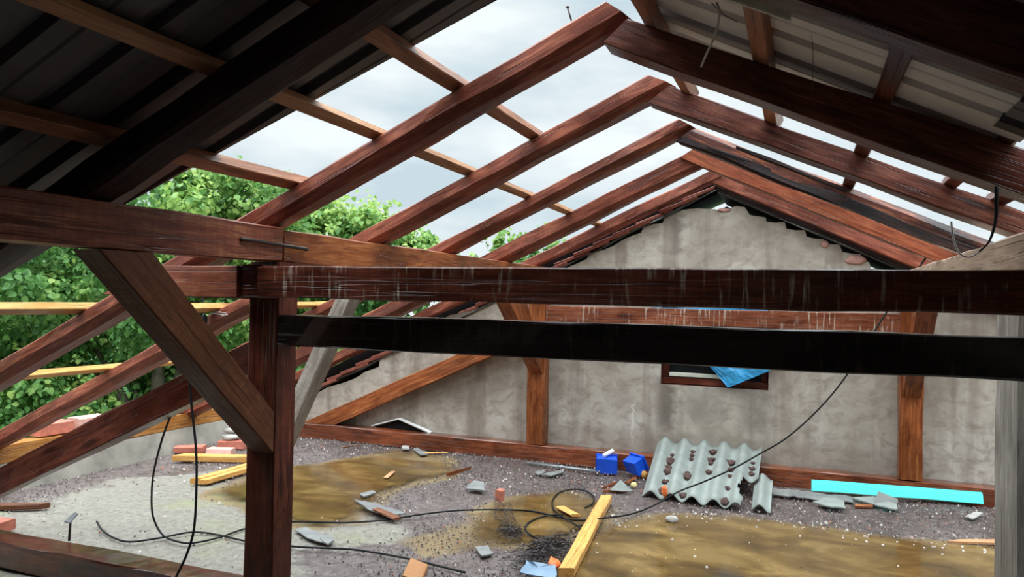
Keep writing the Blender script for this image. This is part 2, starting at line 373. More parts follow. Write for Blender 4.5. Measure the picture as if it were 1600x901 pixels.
def lump(name, c, r, mat, label=None, cat=None, group=None, parent=None, sq=(1, 1, .7), rough=.35, sub=2, rot=0.0):
    bm = bmesh.new(); bmesh.ops.create_icosphere(bm, subdivisions=sub, radius=1); sd = Vector((random.random() * 50, random.random() * 50, 0)); V = []
    R = Matrix.Rotation(rot, 3, 'Z')
    for q in bm.verts:
        d = q.co.normalized(); k = 1 + rough * noise.noise(d * 1.6 + sd) + rough * .5 * noise.noise(d * 4 + sd)
        V.append(Vector(c) + R @ Vector((d.x * sq[0], d.y * sq[1], d.z * sq[2])) * r * k)
    F = [tuple(x.index for x in f.verts) for f in bm.faces]; bm.free()
    lo = min(q.z for q in V); V = [q + Vector((0, 0, c[2] - lo)) if parent is None else q for q in V]
    return tag(mesh_obj(name, V, F, mat, parent, smooth=sub > 1), label, cat, group)
def brick(name, c, d, size, mat, label=None, cat=None, group=None, parent=None, tilt=0.0, jit=.004):
    d = Vector((d[0], d[1], 0)).normalized(); s = Vector((-d.y, d.x, 0)); up = Vector((0, 0, 1))
    if tilt: d = (d + up * tilt).normalized(); up = d.cross(s) * -1 if d.cross(s).z < 0 else d.cross(s)
    l, w_, h = size; c = Vector(c); a = c - d * l / 2 - s * w_ / 2; b = a + d * l
    return beam(name, a + up * h, b + up * h, b, a, s * w_, mat, label, cat, group, parent, seg=5, jit=jit, ch=(.006,) * 4)
def structure(o): o['kind'] = 'structure'; return o

# ------------------------------------------------------------------ ground, floor and walls
g = mesh_obj('ground', [(-60, -40, -4.2), (60, -40, -4.2), (60, 70, -4.2), (-60, 70, -4.2)], [(0, 1, 2, 3)], M_GROUND); structure(g)

def seg_d(px, py, poly):
    """signed distance to a polygon (positive inside)"""
    ins, d = False, 1e9; n = len(poly)
    for i in range(n):
        x1, y1 = poly[i][:2]; x2, y2 = poly[(i + 1) % n][:2]
        if (y1 > py) != (y2 > py) and px < (x2 - x1) * (py - y1) / (y2 - y1) + x1: ins = not ins
        L = (x2 - x1) ** 2 + (y2 - y1) ** 2; t = max(0, min(1, ((px - x1) * (x2 - x1) + (py - y1) * (y2 - y1)) / L))
        d = min(d, math.hypot(px - x1 - t * (x2 - x1), py - y1 - t * (y2 - y1)))
    return d if ins else -d
def sm(a, b, x):
    t = max(0, min(1, (x - a) / (b - a))); return t * t * (3 - 2 * t)
PALE = [(-4.45, 0.5), (-2.2, 0.8), (-2.131, 2.879, 0.000), (-2.352, 3.171, 0.000), (-2.022, 3.432, 0.000), (-2.034, 3.727, 0.000), (-2.462, 3.872, 0.000), (-2.855, 3.838, 0.000), (-3.099, 3.722, 0.000), (-4.005, 4.317, 0.000), (-4.366, 3.860, 0.000), (-4.345, 3.456, 0.000), (-4.324, 2.991, 0.000)]
PUD1 = [(-2.734, 3.572, 0.000), (-3.099, 3.722, 0.000), (-3.519, 3.854, 0.000), (-3.637, 4.499, 0.000), (-3.383, 4.937, 0.000), (-3.149, 5.519, 0.000), (-2.669, 5.398, 0.000), (-2.422, 5.030, 0.000), (-2.553, 4.664, 0.000), (-2.591, 4.301, 0.000), (-2.538, 3.989, 0.000), (-2.444, 3.709, 0.000), (-2.533, 3.586, 0.000)]
PUD2 = [(-1.068, 3.325, 0.000), (-1.085, 3.864, 0.000), (-0.986, 4.256, 0.000), (-0.749, 4.592, 0.000), (-0.238, 4.745, 0.000), (0.186, 4.724, 0.000), (0.578, 4.691, 0.000), (1.002, 4.735, 0.000), (1.6, 4.5), (1.6, 3.2), (-.6, 2.9)]
PUD3 = [(-1.767, 4.201, 0.000), (-1.742, 4.567, 0.000), (-1.476, 4.838, 0.000), (-1.218, 4.699, 0.000), (-1.110, 4.293, 0.000), (-1.211, 3.984, 0.000), (-1.411, 3.714, 0.000), (-1.639, 3.725, 0.000)]
PUD4 = [(-1.901, 3.488, 0.000), (-1.871, 3.803, 0.000), (-1.690, 4.021, 0.000), (-1.489, 3.917, 0.000), (-1.563, 3.555, 0.000), (-1.725, 3.438, 0.000)]
SPLASH = [[(-2.230, 3.511, 0.000), (-2.262, 3.659, 0.000), (-2.206, 3.739, 0.000), (-2.054, 3.654, 0.000), (-2.049, 3.476, 0.000)], [(-2.613, 3.394, 0.000), (-2.881, 3.749, 0.000), (-2.736, 3.742, 0.000), (-2.356, 3.577, 0.000), (-2.171, 3.420, 0.000), (-2.323, 3.293, 0.000)]]
def axis(a, b, lo, hi, fine, coarse):
    r = [a]
    while r[-1] < b - 1e-6:
        r.append(min(b, r[-1] + (fine if lo <= r[-1] < hi else coarse)))
    return r
xs = axis(-5.15, 3.75, -5.0, 1.3, .06, .4); ys = axis(-3.6, 5.84, 2.2, 5.84, .06, .5)
V = []; pale = []; mud = []
for y in ys:
    for x in xs:
        hgt = .018 * noise.noise(Vector((x * 1.3, y * 1.3, 0))) + .008 * noise.noise(Vector((x * 5, y * 5, 4)))
        wall = sm(5.15, 5.6, y); pd = max(seg_d(x, y, PUD1), seg_d(x, y, PUD2), seg_d(x, y, PUD3))
        hgt = (hgt + .006) * (1 - sm(-.25, .05, pd)) + .015 * wall * (.5 + noise.noise(Vector((x * 3, y * 3, 9))))
        V.append((x, y, hgt - .012))
        p = sm(-.22, .22, seg_d(x, y, PALE)); p = max(p, *(sm(-.10, .06, seg_d(x, y, q)) for q in SPLASH)); pale.append(p)
        m = max(sm(-.35, .15, pd), .75 * sm(-.3, .1, seg_d(x, y, PUD4))); mud.append(m)
nx = len(xs); F = [(j * nx + i, j * nx + i + 1, (j + 1) * nx + i + 1, (j + 1) * nx + i) for j in range(len(ys) - 1) for i in range(nx - 1)]
fl_o = mesh_obj('floor', V, F, M_FLOOR, origin=(0, 0, 0), smooth=True); structure(fl_o)
for nm, data in (('pale', pale), ('mud', mud)):
    a = fl_o.data.attributes.new(nm, 'FLOAT', 'POINT'); a.data.foreach_set('value', data)

def puddle(poly, label, z=.006, st=.05, grow=.16):
    x0, x1 = min(p[0] for p in poly) - grow, max(p[0] for p in poly) + grow; y0, y1 = min(p[1] for p in poly) - grow, min(5.3, max(p[1] for p in poly) + grow)
    n, m = int((x1 - x0) / st) + 1, int((y1 - y0) / st) + 1; V, D, F = [], [], []
    for j in range(m):
        for i in range(n):
            x, y = x0 + i * st, y0 + j * st; V.append((x, y, z)); D.append(sm(-grow, grow, seg_d(x, y, poly)))
    for j in range(m - 1):
        for i in range(n - 1):
            q = (j * n + i, j * n + i + 1, (j + 1) * n + i + 1, (j + 1) * n + i)
            if max(D[k] for k in q) > .02: F.append(q)
    used = sorted({k for f in F for k in f}); mp_ = {k: i for i, k in enumerate(used)}
    o = mesh_obj('puddle', [V[k] for k in used], [tuple(mp_[k] for k in f) for f in F], M_PUD)
    a = o.data.attributes.new('depth', 'FLOAT', 'POINT'); a.data.foreach_set('value', [D[k] for k in used])
    return tag(o, label, 'puddle', 'muddy puddles on the floor')
puddle(PUD1, 'long brown puddle on the floor just right of the near left post')
puddle(PUD2, 'wide brown rain puddle filling the right front of the floor')
puddle(PUD3, 'small brown puddle under the loose black cable loops')

# far gable wall: ragged plaster front over brick, with a window hole
PROF = [(-4.862, 5.820, -0.183), (-4.352, 5.820, 0.132), (-4.216, 5.820, 0.363), (-4.063, 5.820, 0.455), (-3.938, 5.820, 0.487), (-3.789, 5.820, 0.542), (-3.669, 5.820, 0.607), (-3.524, 5.820, 0.672), (-3.512, 5.820, 0.742), (-3.448, 5.820, 0.802), (-3.218, 5.820, 0.925), (-3.018, 5.820, 1.034), (-2.907, 5.820, 1.104), (-2.834, 5.820, 1.150), (-2.635, 5.820, 1.189), (-2.475, 5.820, 1.236), (-2.401, 5.820, 1.302), (-2.088, 5.820, 1.446), (-1.813, 5.820, 1.543), (-1.705, 5.820, 1.596), (-1.620, 5.820, 1.637), (-1.594, 5.820, 1.674), (-1.484, 5.820, 1.709), (-1.401, 5.820, 1.739), (-1.309, 5.820, 1.790), (-1.178, 5.820, 1.849), (-1.163, 5.820, 1.889), (-1.014, 5.820, 1.916), (-0.990, 5.820, 1.966), (-0.902, 5.820, 2.004), (-0.747, 5.820, 2.025), (-0.614, 5.820, 2.011), (-0.571, 5.820, 1.986), (-0.530, 5.820, 2.009), (-0.465, 5.820, 2.032), (-0.401, 5.820, 2.021), (-0.363, 5.820, 1.962), (-0.254, 5.820, 1.941), (-0.245, 5.820, 1.907), (-0.120, 5.820, 1.905), (-0.106, 5.820, 1.853), (0.021, 5.820, 1.842), (0.031, 5.820, 1.791), (0.147, 5.820, 1.780), (0.160, 5.820, 1.743), (0.253, 5.820, 1.733), (0.271, 5.820, 1.683), (0.391, 5.820, 1.664), (0.404, 5.820, 1.623), (0.445, 5.820, 1.614), (0.458, 5.820, 1.569), (0.616, 5.820, 1.547), (0.633, 5.820, 1.476), (0.815, 5.820, 1.425), (0.831, 5.820, 1.346), (1.6, 5.82, 1.2), (2.4, 5.82, .8), (3.7, 5.82, .3)]
WX0, WX1, WZ0, WZ1 = -1.005, -.215, .665, 1.262
def gable():
    yf, yb = 5.82, 6.1; pts = [(-5.2, .25)] + [(p[0], p[2]) for p in PROF]
    tops = []
    for (x1, z1), (x2, z2) in zip(pts, pts[1:]):
        n = max(1, int(abs(x2 - x1) / .05))
        for i in range(n):
            t = i / n; x = x1 + (x2 - x1) * t; tops.append((x, z1 + (z2 - z1) * t + .010 * noise.noise(Vector((x * 14, 0, 0))) + .007 * noise.noise(Vector((x * 37, 2, 0)))))
    tops.append(pts[-1])
    for wx in (WX0, WX1):
        i = next(k for k in range(len(tops)) if tops[k][0] > wx); a, b = tops[i - 1], tops[i]
        tops.insert(i, (wx, a[1] + (b[1] - a[1]) * (wx - a[0]) / (b[0] - a[0])))
    V, F, fm = [], [], []
    def q(p, m): 
        k = len(V); V.extend(p); F.append(tuple(range(k, k + len(p)))); fm.append(m)
    for (x1, z1), (x2, z2) in zip(tops, tops[1:]):
        spans = [(lambda x, z: -.05, lambda x, z: z)]
        if x1 >= WX0 - 1e-6 and x2 <= WX1 + 1e-6: spans = [(lambda x, z: -.05, lambda x, z: WZ0), (lambda x, z: WZ1, lambda x, z: z)]
        for lo, hi in spans:
            for yy, m in ((yf, 0), (yb, 1)):
                q([(x1, yy, lo(x1, z1)), (x2, yy, lo(x2, z2)), (x2, yy, hi(x2, z2)), (x1, yy, hi(x1, z1))], m)
        q([(x1, yf, z1), (x2, yf, z2), (x2, yb, z2), (x1, yb, z1)], 1)
    for a, b in (((WX0, WZ0), (WX1, WZ0)), ((WX1, WZ0), (WX1, WZ1)), ((WX1, WZ1), (WX0, WZ1)), ((WX0, WZ1), (WX0, WZ0))):
        q([(a[0], yf, a[1]), (b[0], yf, b[1]), (b[0], yb, b[1]), (a[0], yb, a[1])], 1)
    return mesh_obj('wall_back', V, F, None, mats=[M_PLASTER, plain('sooty_brick', (.16, .07, .05), .85, 0, .5, 9, .5)], fmat=fm, origin=(0, 5.82, 0))
wall_back = structure(gable())
for i, (a, s) in enumerate((((0.361, 5.800, 1.645), (.07, .012, .035)), ((0.155, 5.800, 1.755), (.03, .012, .025)), ((-0.551, 5.800, 2.012), (.05, .012, .014)))):
    lump('exposed_brick', (a[0], 5.815, a[2] - s[2] * .5), 1.0, M_BRICKP, parent=wall_back, sq=s, rough=.35)

# low eaves wall on the left: plastered kerb, wooden wall plate, bricks behind it
LX = -4.80
structure(mesh_obj('wall_left', [(LX + .10, -3.6, -.05), (LX + .10, 5.82, -.05), (LX, 5.82, .16), (LX, -3.6, .16), (LX - .35, -3.6, .16), (LX - .35, 5.82, .16), (LX - .35, 5.82, -4.2), (LX - .35, -3.6, -4.2)],
    [(0, 1, 2, 3), (3, 2, 5, 4), (4, 5, 6, 7)], M_KERB))
bar('wall_plate', (LX - .16, -3.5, .16), (LX - .16, 5.8, .16), (.14, 0, 0), (0, 0, .12), M_FASC, 'orange brown timber plate lying along the low left wall under the rafter feet', 'wall plate', seg=40, jit=.006)
n = 0
for y0 in [2.75, 3.04, 3.62, 3.91, 4.45, 4.74, 5.25, 5.54]:
    brick('brick', (LX - .12, y0 + .13, .282), (0, 1), (.25, .13, .085), M_BRICK if n % 3 else M_BRICKP,
        ('red' if n % 3 else 'pale pink') + ' brick bedded in mortar on the low left wall between the rafter feet', 'brick', 'bricks along the low left wall'); n += 1
structure(mesh_obj('wall_right', [(3.6, -3.6, -.05), (3.6, 5.82, -.05), (3.6, 5.82, .35), (3.6, -3.6, .35)], [(0, 1, 2, 3)], M_PLASTER))
structure(mesh_obj('wall_front', [(-5.2, -3.55, -.05), (3.7, -3.55, -.05), (3.7, -3.55, .4), (-.58, -3.55, 2.3), (-5.2, -3.55, .3)], [(0, 1, 2, 3, 4)], M_PLASTER))

# ------------------------------------------------------------------ rafters
RCH = (.006, .006, .006, .036)
LR = 'rafters of the left roof slope'; RR = 'rafters of the right roof slope'
W12 = (0, .12, 0)
beam('rafter', (-5.050, 1.540, 0.224), (-0.776, 1.540, 2.198), (-0.678, 1.540, 2.152), (-5.050, 1.540, 0.133), W12, M_RAFTSH, 'dark rafter under the edge of the metal sheet, nearest on the left slope', 'rafter', LR, seg=26, jit=.006, ch=(.005, .005, .012, .012))
beam('rafter', (-5.050, 2.400, 0.249), (-0.621, 2.400, 2.295), (-0.537, 2.400, 2.237), (-5.050, 2.400, 0.153), W12, M_RAFT, 'thick reddish rafter of the left slope, first one under open sky, topmost in view', 'rafter', LR, seg=30, jit=.005, ch=RCH)
beam('rafter', (-5.050, 3.230, 0.251), (-0.635, 3.230, 2.290), (-0.524, 3.230, 2.241), (-5.050, 3.230, 0.151), W12, M_RAFT, 'reddish rafter of the left slope, second one under open sky, ending beside a ridge batten', 'rafter', LR, seg=30, jit=.005, ch=RCH)
beam('rafter', (-5.050, 4.060, 0.249), (-0.631, 4.060, 2.290), (-0.542, 4.060, 2.242), (-5.050, 4.060, 0.161), W12, M_RAFT, 'reddish rafter of the left slope, third one under open sky, meeting the bark edged rafter', 'rafter', LR, seg=30, jit=.006, ch=RCH)
beam('rafter', (-5.050, 4.900, 0.263), (-0.664, 4.900, 2.288), (-0.554, 4.900, 2.208), (-5.050, 4.900, 0.132), W12, M_RAFT, 'reddish rafter of the left slope, fourth one, last before the gable rafter', 'rafter', LR, seg=30, jit=.006, ch=RCH)
r5 = beam('rafter', (-5.050, 5.680, 0.250), (-0.632, 5.680, 2.290), (-0.557, 5.680, 2.235), (-5.050, 5.680, 0.160), (0, .11, 0), M_RAFT, 'left gable rafter running along the top of the plastered gable wall', 'rafter', LR, seg=30, jit=.005, ch=(.005, .005, .005, .012))
beam('rafter', (-0.332, 1.560, 2.201), (2.600, 1.560, 0.804), (2.600, 1.560, 0.583), (-0.330, 1.560, 2.063), (0, .085, 0), M_RAFTR, 'black rafter across the upper right corner, nearest on the right slope', 'rafter', RR, seg=24, jit=.004)
beam('rafter', (-0.548, 2.412, 2.232), (2.600, 2.412, 0.858), (2.600, 2.412, 0.685), (-0.628, 2.412, 2.160), W12, M_RAFTR, 'dark brown rafter of the right slope with pale sheet metal above it', 'rafter', RR, seg=26, jit=.004)
beam('rafter', (-0.545, 3.242, 2.241), (2.600, 3.242, 0.844), (2.600, 3.242, 0.770), (-0.638, 3.242, 2.173), W12, M_RAFTR, 'reddish brown rafter of the right slope crossed by three short battens under the sky', 'rafter', RR, seg=26, jit=.004)
beam('rafter', (-0.550, 4.072, 2.242), (2.600, 4.072, 0.825), (2.600, 4.072, 0.707), (-0.641, 4.072, 2.178), (0, .14, 0), M_LOG, 'round edged rafter of the right slope with dark peeling bark', 'rafter', RR, seg=70, jit=.004, ch=(.028, .02, .02, .028))
log_ = [o for o in COL.objects if o.name.startswith('rafter') and o.data.materials[0] == M_LOG][0]
beam('bark', (-0.596, 4.062, 2.194), (2.200, 4.062, 0.948), (2.200, 4.062, 0.884), (-0.639, 4.062, 2.173), (0, .02, 0), M_BARK, 'black bark along the lower edge', parent=log_, seg=110, jit=.009, ch=(.004,) * 4)
beam('bark', (-0.330, 4.066, 2.135), (0.226, 4.066, 1.880), (0.203, 4.066, 1.868), (-0.330, 4.066, 2.112), (0, .02, 0), M_BARK, 'black bark along the upper edge', parent=log_, seg=50, jit=.007, ch=(.003,) * 4)
beam('rafter', (-0.652, 4.870, 2.294), (2.600, 4.870, 0.803), (2.600, 4.870, 0.705), (-0.744, 4.870, 2.237), (0, .10, 0), M_PLANK, 'wide orange red plank rafter of the right slope below the bark edged one', 'rafter', RR, seg=24, jit=.003)
beam('rafter', (-0.568, 5.690, 2.251), (2.600, 5.690, 0.814), (2.600, 5.690, 0.691), (-0.631, 5.690, 2.197), (0, .10, 0), M_RAFT, 'right gable rafter running along the top of the plastered gable wall', 'rafter', RR, seg=24, jit=.003)

# ------------------------------------------------------------------ purlins, posts, ties, braces
p1 = bar('purlin', (-2.06, -3.4, 1.416), (-2.06, 2.425, 1.429), (.14, 0, 0), (0, 0, .136), M_PURL, 'near left purlin, reddish beam coming from the left edge to the joint above the post', 'purlin', 'lengthways purlins', seg=40, jit=.004)
bar('purlin', (-2.075, 2.455, 1.425), (-2.075, 5.81, 1.430), (.14, 0, 0), (0, 0, .135), M_WALLT, 'far left purlin, orange red beam going from the joint to the gable wall', 'purlin', 'lengthways purlins', seg=30, jit=.004)
bar('purlin', (.62, -3.4, 1.405), (.62, 5.81, 1.385), (.14, 0, 0), (0, 0, .14), M_TAN, 'pale weathered purlin under the right slope rising towards the right edge', 'purlin', 'lengthways purlins', seg=40, jit=.004)
cr_ = tube('iron_cramp', [(-1.927, 2.19, 1.497), (-1.908, 2.20, 1.499), (-1.906, 2.38, 1.494), (-1.908, 2.56, 1.489), (-1.927, 2.57, 1.488)], .006, M_STEEL, 'dark iron cramp nailed across the joint of the two left purlins', 'cramp', n=4, flat=1.3)

post = bar('post', (-2.06, 2.405, .121), (-2.06, 2.405, 1.428), (.14, 0, 0), (0, .125, 0), M_BEAM, 'dark near left post carrying the purlin joint, brown on its right face', 'post', 'roof posts', seg=16, jit=.003)
bar('head_block', (-2.03, 2.315, 1.285), (-1.925, 2.315, 1.285), (0, .088, 0), (0, 0, .125), M_BEAM, parent=post, seg=6)
bar('post', (-2.058, 5.68, .135), (-2.058, 5.68, 1.42), (.147, 0, 0), (0, .125, 0), M_WALLT, 'orange brown far left post against the plastered gable wall', 'post', 'roof posts', seg=16, jit=.003)
bar('post', (.635, 5.68, .135), (.635, 5.68, 1.38), (.142, 0, 0), (0, .125, 0), M_WALLT, 'orange brown far right post standing on the plate behind the turquoise board', 'post', 'roof posts', seg=16, jit=.003)
bar('post', (.615, 2.63, .0), (.615, 2.63, 1.395), (.17, 0, 0), (0, .31, 0), M_POST, 'grey weathered near right post at the right edge with a dark band', 'post', 'roof posts', seg=16, jit=.004, ch=(.01, .01, .01, .02))

bar('tie_beam', (-1.918, 2.28, 1.287), (1.5, 2.28, 1.284), (0, .12, 0), (0, 0, .119), M_TIE, 'upper dark tie beam with white streaks running from the post to the right edge', 'tie beam', 'level tie beams', seg=40, jit=.003)
beam('tie_beam', (-2.47, 2.30, 1.408), (-2.034, 2.30, 1.407), (-2.034, 2.30, 1.283), (-2.74, 2.30, 1.283), (0, .098, 0), M_PURL, 'short reddish tie stub left of the post, cut on a slant', 'tie beam', 'level tie beams', seg=12, jit=.003)
bar('tie_beam', (-1.918, 2.405, 1.098), (1.5, 2.405, 1.104), (0, .10, 0), (0, 0, .123), M_BEAMSH, 'lower black tie beam with a wet pale top, below the streaked one', 'tie beam', 'level tie beams', seg=40, jit=.003)
bar('tie_beam', (-1.91, 5.685, 1.125), (.634, 5.685, 1.125), (0, .10, 0), (0, 0, .128), M_DRIP, 'orange red tie with pale drip streaks between the two far posts', 'tie beam', 'level tie beams', seg=30, jit=.003)
bar('base_tie', (-4.0, 2.40, .0), (-1.3, 2.40, .0), (0, .135, 0), (0, 0, .121), M_BEAMW, 'wet dark timber on the floor under the near left post', 'base tie', seg=30, jit=.005)
bar('bottom_plate', (-4.55, 5.677, .0), (2.4, 5.677, .0), (0, .132, 0), (0, 0, .131), M_PLATE, 'long wet red timber lying on the floor along the gable wall', 'bottom plate', seg=60, jit=.004)

KB = 'slanting braces'
beam('brace', (-2.04, 1.800, 1.424), (-2.04, 2.404, .84), (-2.04, 2.404, .675), (-2.04, 1.60, 1.422), (.115, 0, 0), M_BRACE, 'near brown brace leaning between the left purlin and the dark post', 'brace', KB, seg=14, jit=.002)
beam('brace', (-1.930, 5.126, 1.475), (-1.93, 5.679, .86), (-1.93, 5.679, .70), (-1.930, 4.705, 1.459), (-.11, 0, 0), M_WALLT, 'far dark brace leaning between the far left post and its purlin', 'brace', KB, seg=12)
beam('brace', (.65, 5.12, 1.383), (.65, 5.679, .84), (.65, 5.679, .69), (.65, 4.93, 1.383), (.11, 0, 0), M_WALLT, 'dark brace leaning between the far right post and the right purlin', 'brace', KB, seg=12)
beam('brace', (-4.233, 5.690, 0.131), (-2.056, 5.690, 1.111), (-2.053, 5.690, 0.971), (-3.887, 5.690, 0.138), (0, .11, 0), M_WALLT, 'long orange brown brace slanting up across the gable wall to the far left post', 'brace', KB, seg=18, jit=.003)
beam('brace', (-4.408, 2.570, 0.104), (-2.096, 2.570, 1.146), (-2.091, 2.570, 1.001), (-4.401, 2.570, -0.033), (0, .11, 0), M_BEAM, 'dark red strut from behind the near left post down to the left edge', 'brace', KB, seg=26, jit=.005)
beam('brace', (-2.646, 3.930, 1.396), (-3.340, 3.930, 0.008), (-3.215, 3.930, 0.022), (-2.540, 3.930, 1.397), (0, .125, 0), M_GREY, 'pale grey strut leaning just behind the near left post', 'brace', KB, seg=14, jit=.002)

# ------------------------------------------------------------------ roof battens (on top of the rafters)
NL = Vector((-0.419, -0.000, 0.908)); NR = Vector((0.447, -0.000, 0.894))
def batten(x, y0, y1, side, wd, ht, mat, label, gap=0.0, twist=0.0):
    zt = (2.29 + .4618 * (x + .632)) if side == 'L' else (2.222 - .438 * (x + .528)); nr = NL if side == 'L' else NR
    dn = Vector((-nr.z, 0, nr.x)) * (1 if side == 'L' else -1)      # downslope
    a = Vector((x, y0, zt)) + nr * (gap + .004); b = Vector((x + twist, y1, zt + twist * (.4618 if side == 'L' else -.438))) + nr * (gap + .004)
    return bar('batten', a, b, dn * wd, nr * ht, mat, label, 'batten', 'battens of the left slope' if side == 'L' else 'battens of the right slope', seg=16, jit=.002, ch=(.003,) * 4)
batten(-1.455, -3.3, 5.75, 'L', .050, .030, M_LATH, 'long tan batten crossing every left rafter as far as the gable', twist=-.02)
batten(-1.135, 1.30, 3.33, 'L', .055, .040, M_LATHR, 'tan batten of the left slope nearest the ridge, ending on the second open rafter')
batten(-1.835, -3.3, 2.50, 'L', .060, .040, M_LATHR, 'reddish left slope batten in front of the tree, ending on the first open rafter')
batten(-2.965, .8, 3.60, 'L', .060, .035, M_YEL, 'upper of the yellow battens low on the left slope, before the leaves')
batten(-3.77, 1.7, 4.25, 'L', .060, .030, M_YEL, 'lower of the yellow battens low on the left slope, before the leaves')
_b = (-2.930, 4.002, 1.228)
batten(_b[0], _b[1] - .28, _b[1] + .30, 'L', .055, .03, M_YEL, 'short yellow batten piece glimpsed between the tie beams right of the post')
batten(-.50, 2.15, 3.37, 'R', .05, .05, M_LATHR, 'short ridge batten between the first and second right rafters')
batten(-.155, 1.93, 3.37, 'R', .055, .055, M_LATHR, 'right slope batten with an orange sawn end in front of the pale sheet')
batten(.185, 1.60, 4.2, 'R', .055, .05, M_RAFTR, 'long right slope batten crossing the pale sheet and two strips of sky')  # this and the next two: darker wood paints in their backlit shade
batten(.50, 2.40, 3.37, 'R', .045, .05, M_RAFTR, 'right slope batten with a pale torn edge, left of the hanging strap')
batten(.655, 2.40, 3.40, 'R', .05, .05, M_RAFTR, 'lowest right slope batten behind the hanging strap')

# ------------------------------------------------------------------ metal roofing sheets
def sheet(name, ridge, nr, dn, s0, s1, y0, y1, edge, mat, label, pitch=.2, rib=.062, hgt=.024, phase=0.0, lift=.05):
    """trapezoidal sheet, ribs run down the slope; edge(s) = far edge position at distance s down the slope"""
    prof = []; y = y0; k = 0
    ribs = []
    yy = y0 + phase
    while yy < y1 + .3: ribs.append(yy); yy += pitch
    pr = [(y0, 0.0)]
    for r in ribs: pr += [(r, 0.0), (r + .014, hgt), (r + rib - .014, hgt), (r + rib, 0.0), (r + rib + .05, 0.0), (r + rib + .058, .004), (r + rib + .066, 0.0)]
    ss = [s0 + (s1 - s0) * i / 8 for i in range(9)]; V, F = [], []
    for s in ss:
        e = edge(s)
        for (py, ph) in pr:
            yv = min(py, e); V.append(Vector(ridge) + Vector(dn) * s + Vector((0, yv, 0)) + Vector(nr) * (lift + (ph if py <= e else 0)))
    n = len(pr)
    for i in range(len(ss) - 1):
        for j in range(n - 1):
            if (V[i * n + j] - V[i * n + j + 1]).length > 1e-5 or (V[(i + 1) * n + j] - V[(i + 1) * n + j + 1]).length > 1e-5: F.append((i * n + j, i * n + j + 1, (i + 1) * n + j + 1, (i + 1) * n + j))
    o = mesh_obj(name, V, F, mat)
    md = o.modifiers.new('thick', 'SOLIDIFY'); md.thickness = .0015; md.offset = 0
    return tag(o, label, 'roofing sheet', 'metal roofing sheets')
dl = Vector((-NL.z, 0, NL.x)); dr = Vector((NR.z, 0, -NR.x))
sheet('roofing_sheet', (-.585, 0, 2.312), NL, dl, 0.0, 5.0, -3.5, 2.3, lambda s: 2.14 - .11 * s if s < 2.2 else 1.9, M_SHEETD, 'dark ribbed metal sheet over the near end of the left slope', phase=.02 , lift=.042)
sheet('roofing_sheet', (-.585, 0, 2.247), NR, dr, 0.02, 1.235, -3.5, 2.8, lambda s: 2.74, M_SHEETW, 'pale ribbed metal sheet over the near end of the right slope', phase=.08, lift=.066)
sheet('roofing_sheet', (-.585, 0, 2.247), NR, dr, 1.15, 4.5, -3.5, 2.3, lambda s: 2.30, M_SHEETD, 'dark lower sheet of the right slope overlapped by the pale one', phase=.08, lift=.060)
bar('lath', (-0.211, 1.919, 2.075), (-0.032, 1.908, 1.986), (0, .02, 0), (0, 0, .035), M_CREAM, 'cream lath with ragged edge beside the black rafter at the top', 'lath', seg=10, jit=.003)

# ------------------------------------------------------------------ roof edge left standing on the gable wall
def rl(x): return 1.631 + .490 * (x + 1.863)          # lower face of the left gable rafter
def rr(x): return 2.214 - .466 * (x + .644)
bar('roofing_felt', (-4.9, 5.80, rl(-4.9) - .092), (-.60, 5.80, rl(-.60) - .092), (0, .75, 0), (0, 0, .012), M_TAREDGE, 'thin grey green felt edge above the left half of the plastered gable', 'roofing felt', 'felt edges over the gable wall', seg=60, jit=.010, ch=(.002,) * 4)
bar('roofing_felt', (-.598, 5.80, rr(-.60) - .060), (2.4, 5.80, rr(2.4) - .060), (0, .75, 0), (0, 0, .012), M_TAREDGE, 'thin grey green felt edge above the right half of the plastered gable', 'roofing felt', 'felt edges over the gable wall', seg=40, jit=.003, ch=(.002,) * 4)
vb = bar('verge_board', (-.62, 5.805, rr(-.62) - .047), (2.4, 5.805, rr(2.4) - .047), (0, .04, 0), (0, 0, .044), M_TILED, 'dark board between the right gable rafter and the felt edge', 'verge board', seg=50, jit=.006)
structure(mesh_obj('trim_1', [(-5.0, 6.56, rl(-5.0) - .10), (-.6, 6.56, 2.125), (2.4, 6.56, rr(2.4) - .10), (2.4, 6.56, -.4), (-5.0, 6.56, -.4)], [(0, 1, 2, 3, 4)], M_TAR))
structure(mesh_obj('trim_2', [(-5.0, 6.56, rl(-5.0) - .03), (-.6, 6.56, 2.20), (2.4, 6.56, rr(2.4) - .03), (2.4, 5.83, rr(2.4) - .03), (-.6, 5.83, 2.20), (-5.0, 5.83, rl(-5.0) - .03)], [(0, 1, 4, 5), (1, 2, 3, 4)], M_TAR))
structure(mesh_obj('trim_3', [(-5.0, 5.85, rl(-5.0) + .08), (-.6, 5.85, 2.30), (2.4, 5.85, rr(2.4) + .08), (2.4, 5.85, rr(2.4) - .045), (-.6, 5.85, 2.14), (-5.0, 5.85, rl(-5.0) - .085)], [(0, 1, 4, 5), (1, 2, 3, 4)], M_TAR))
def tile_mesh():
    me = None
    o = beam('clay_tile', (0, 0, .030), (.31, 0, .030), (.31, 0, 0), (0, 0, 0), (0, .24, 0), M_TILE, seg=4, jit=.002, ch=(.005,) * 4)
    l = bar('tile_lip', (.012, .02, -.014), (.030, .02, -.014), (0, .2, 0), (0, 0, .016), M_TILED, parent=o, seg=2, jit=0)
    return o
t0 = tile_mesh(); sl = math.atan(.490); x = -.86; k = 0
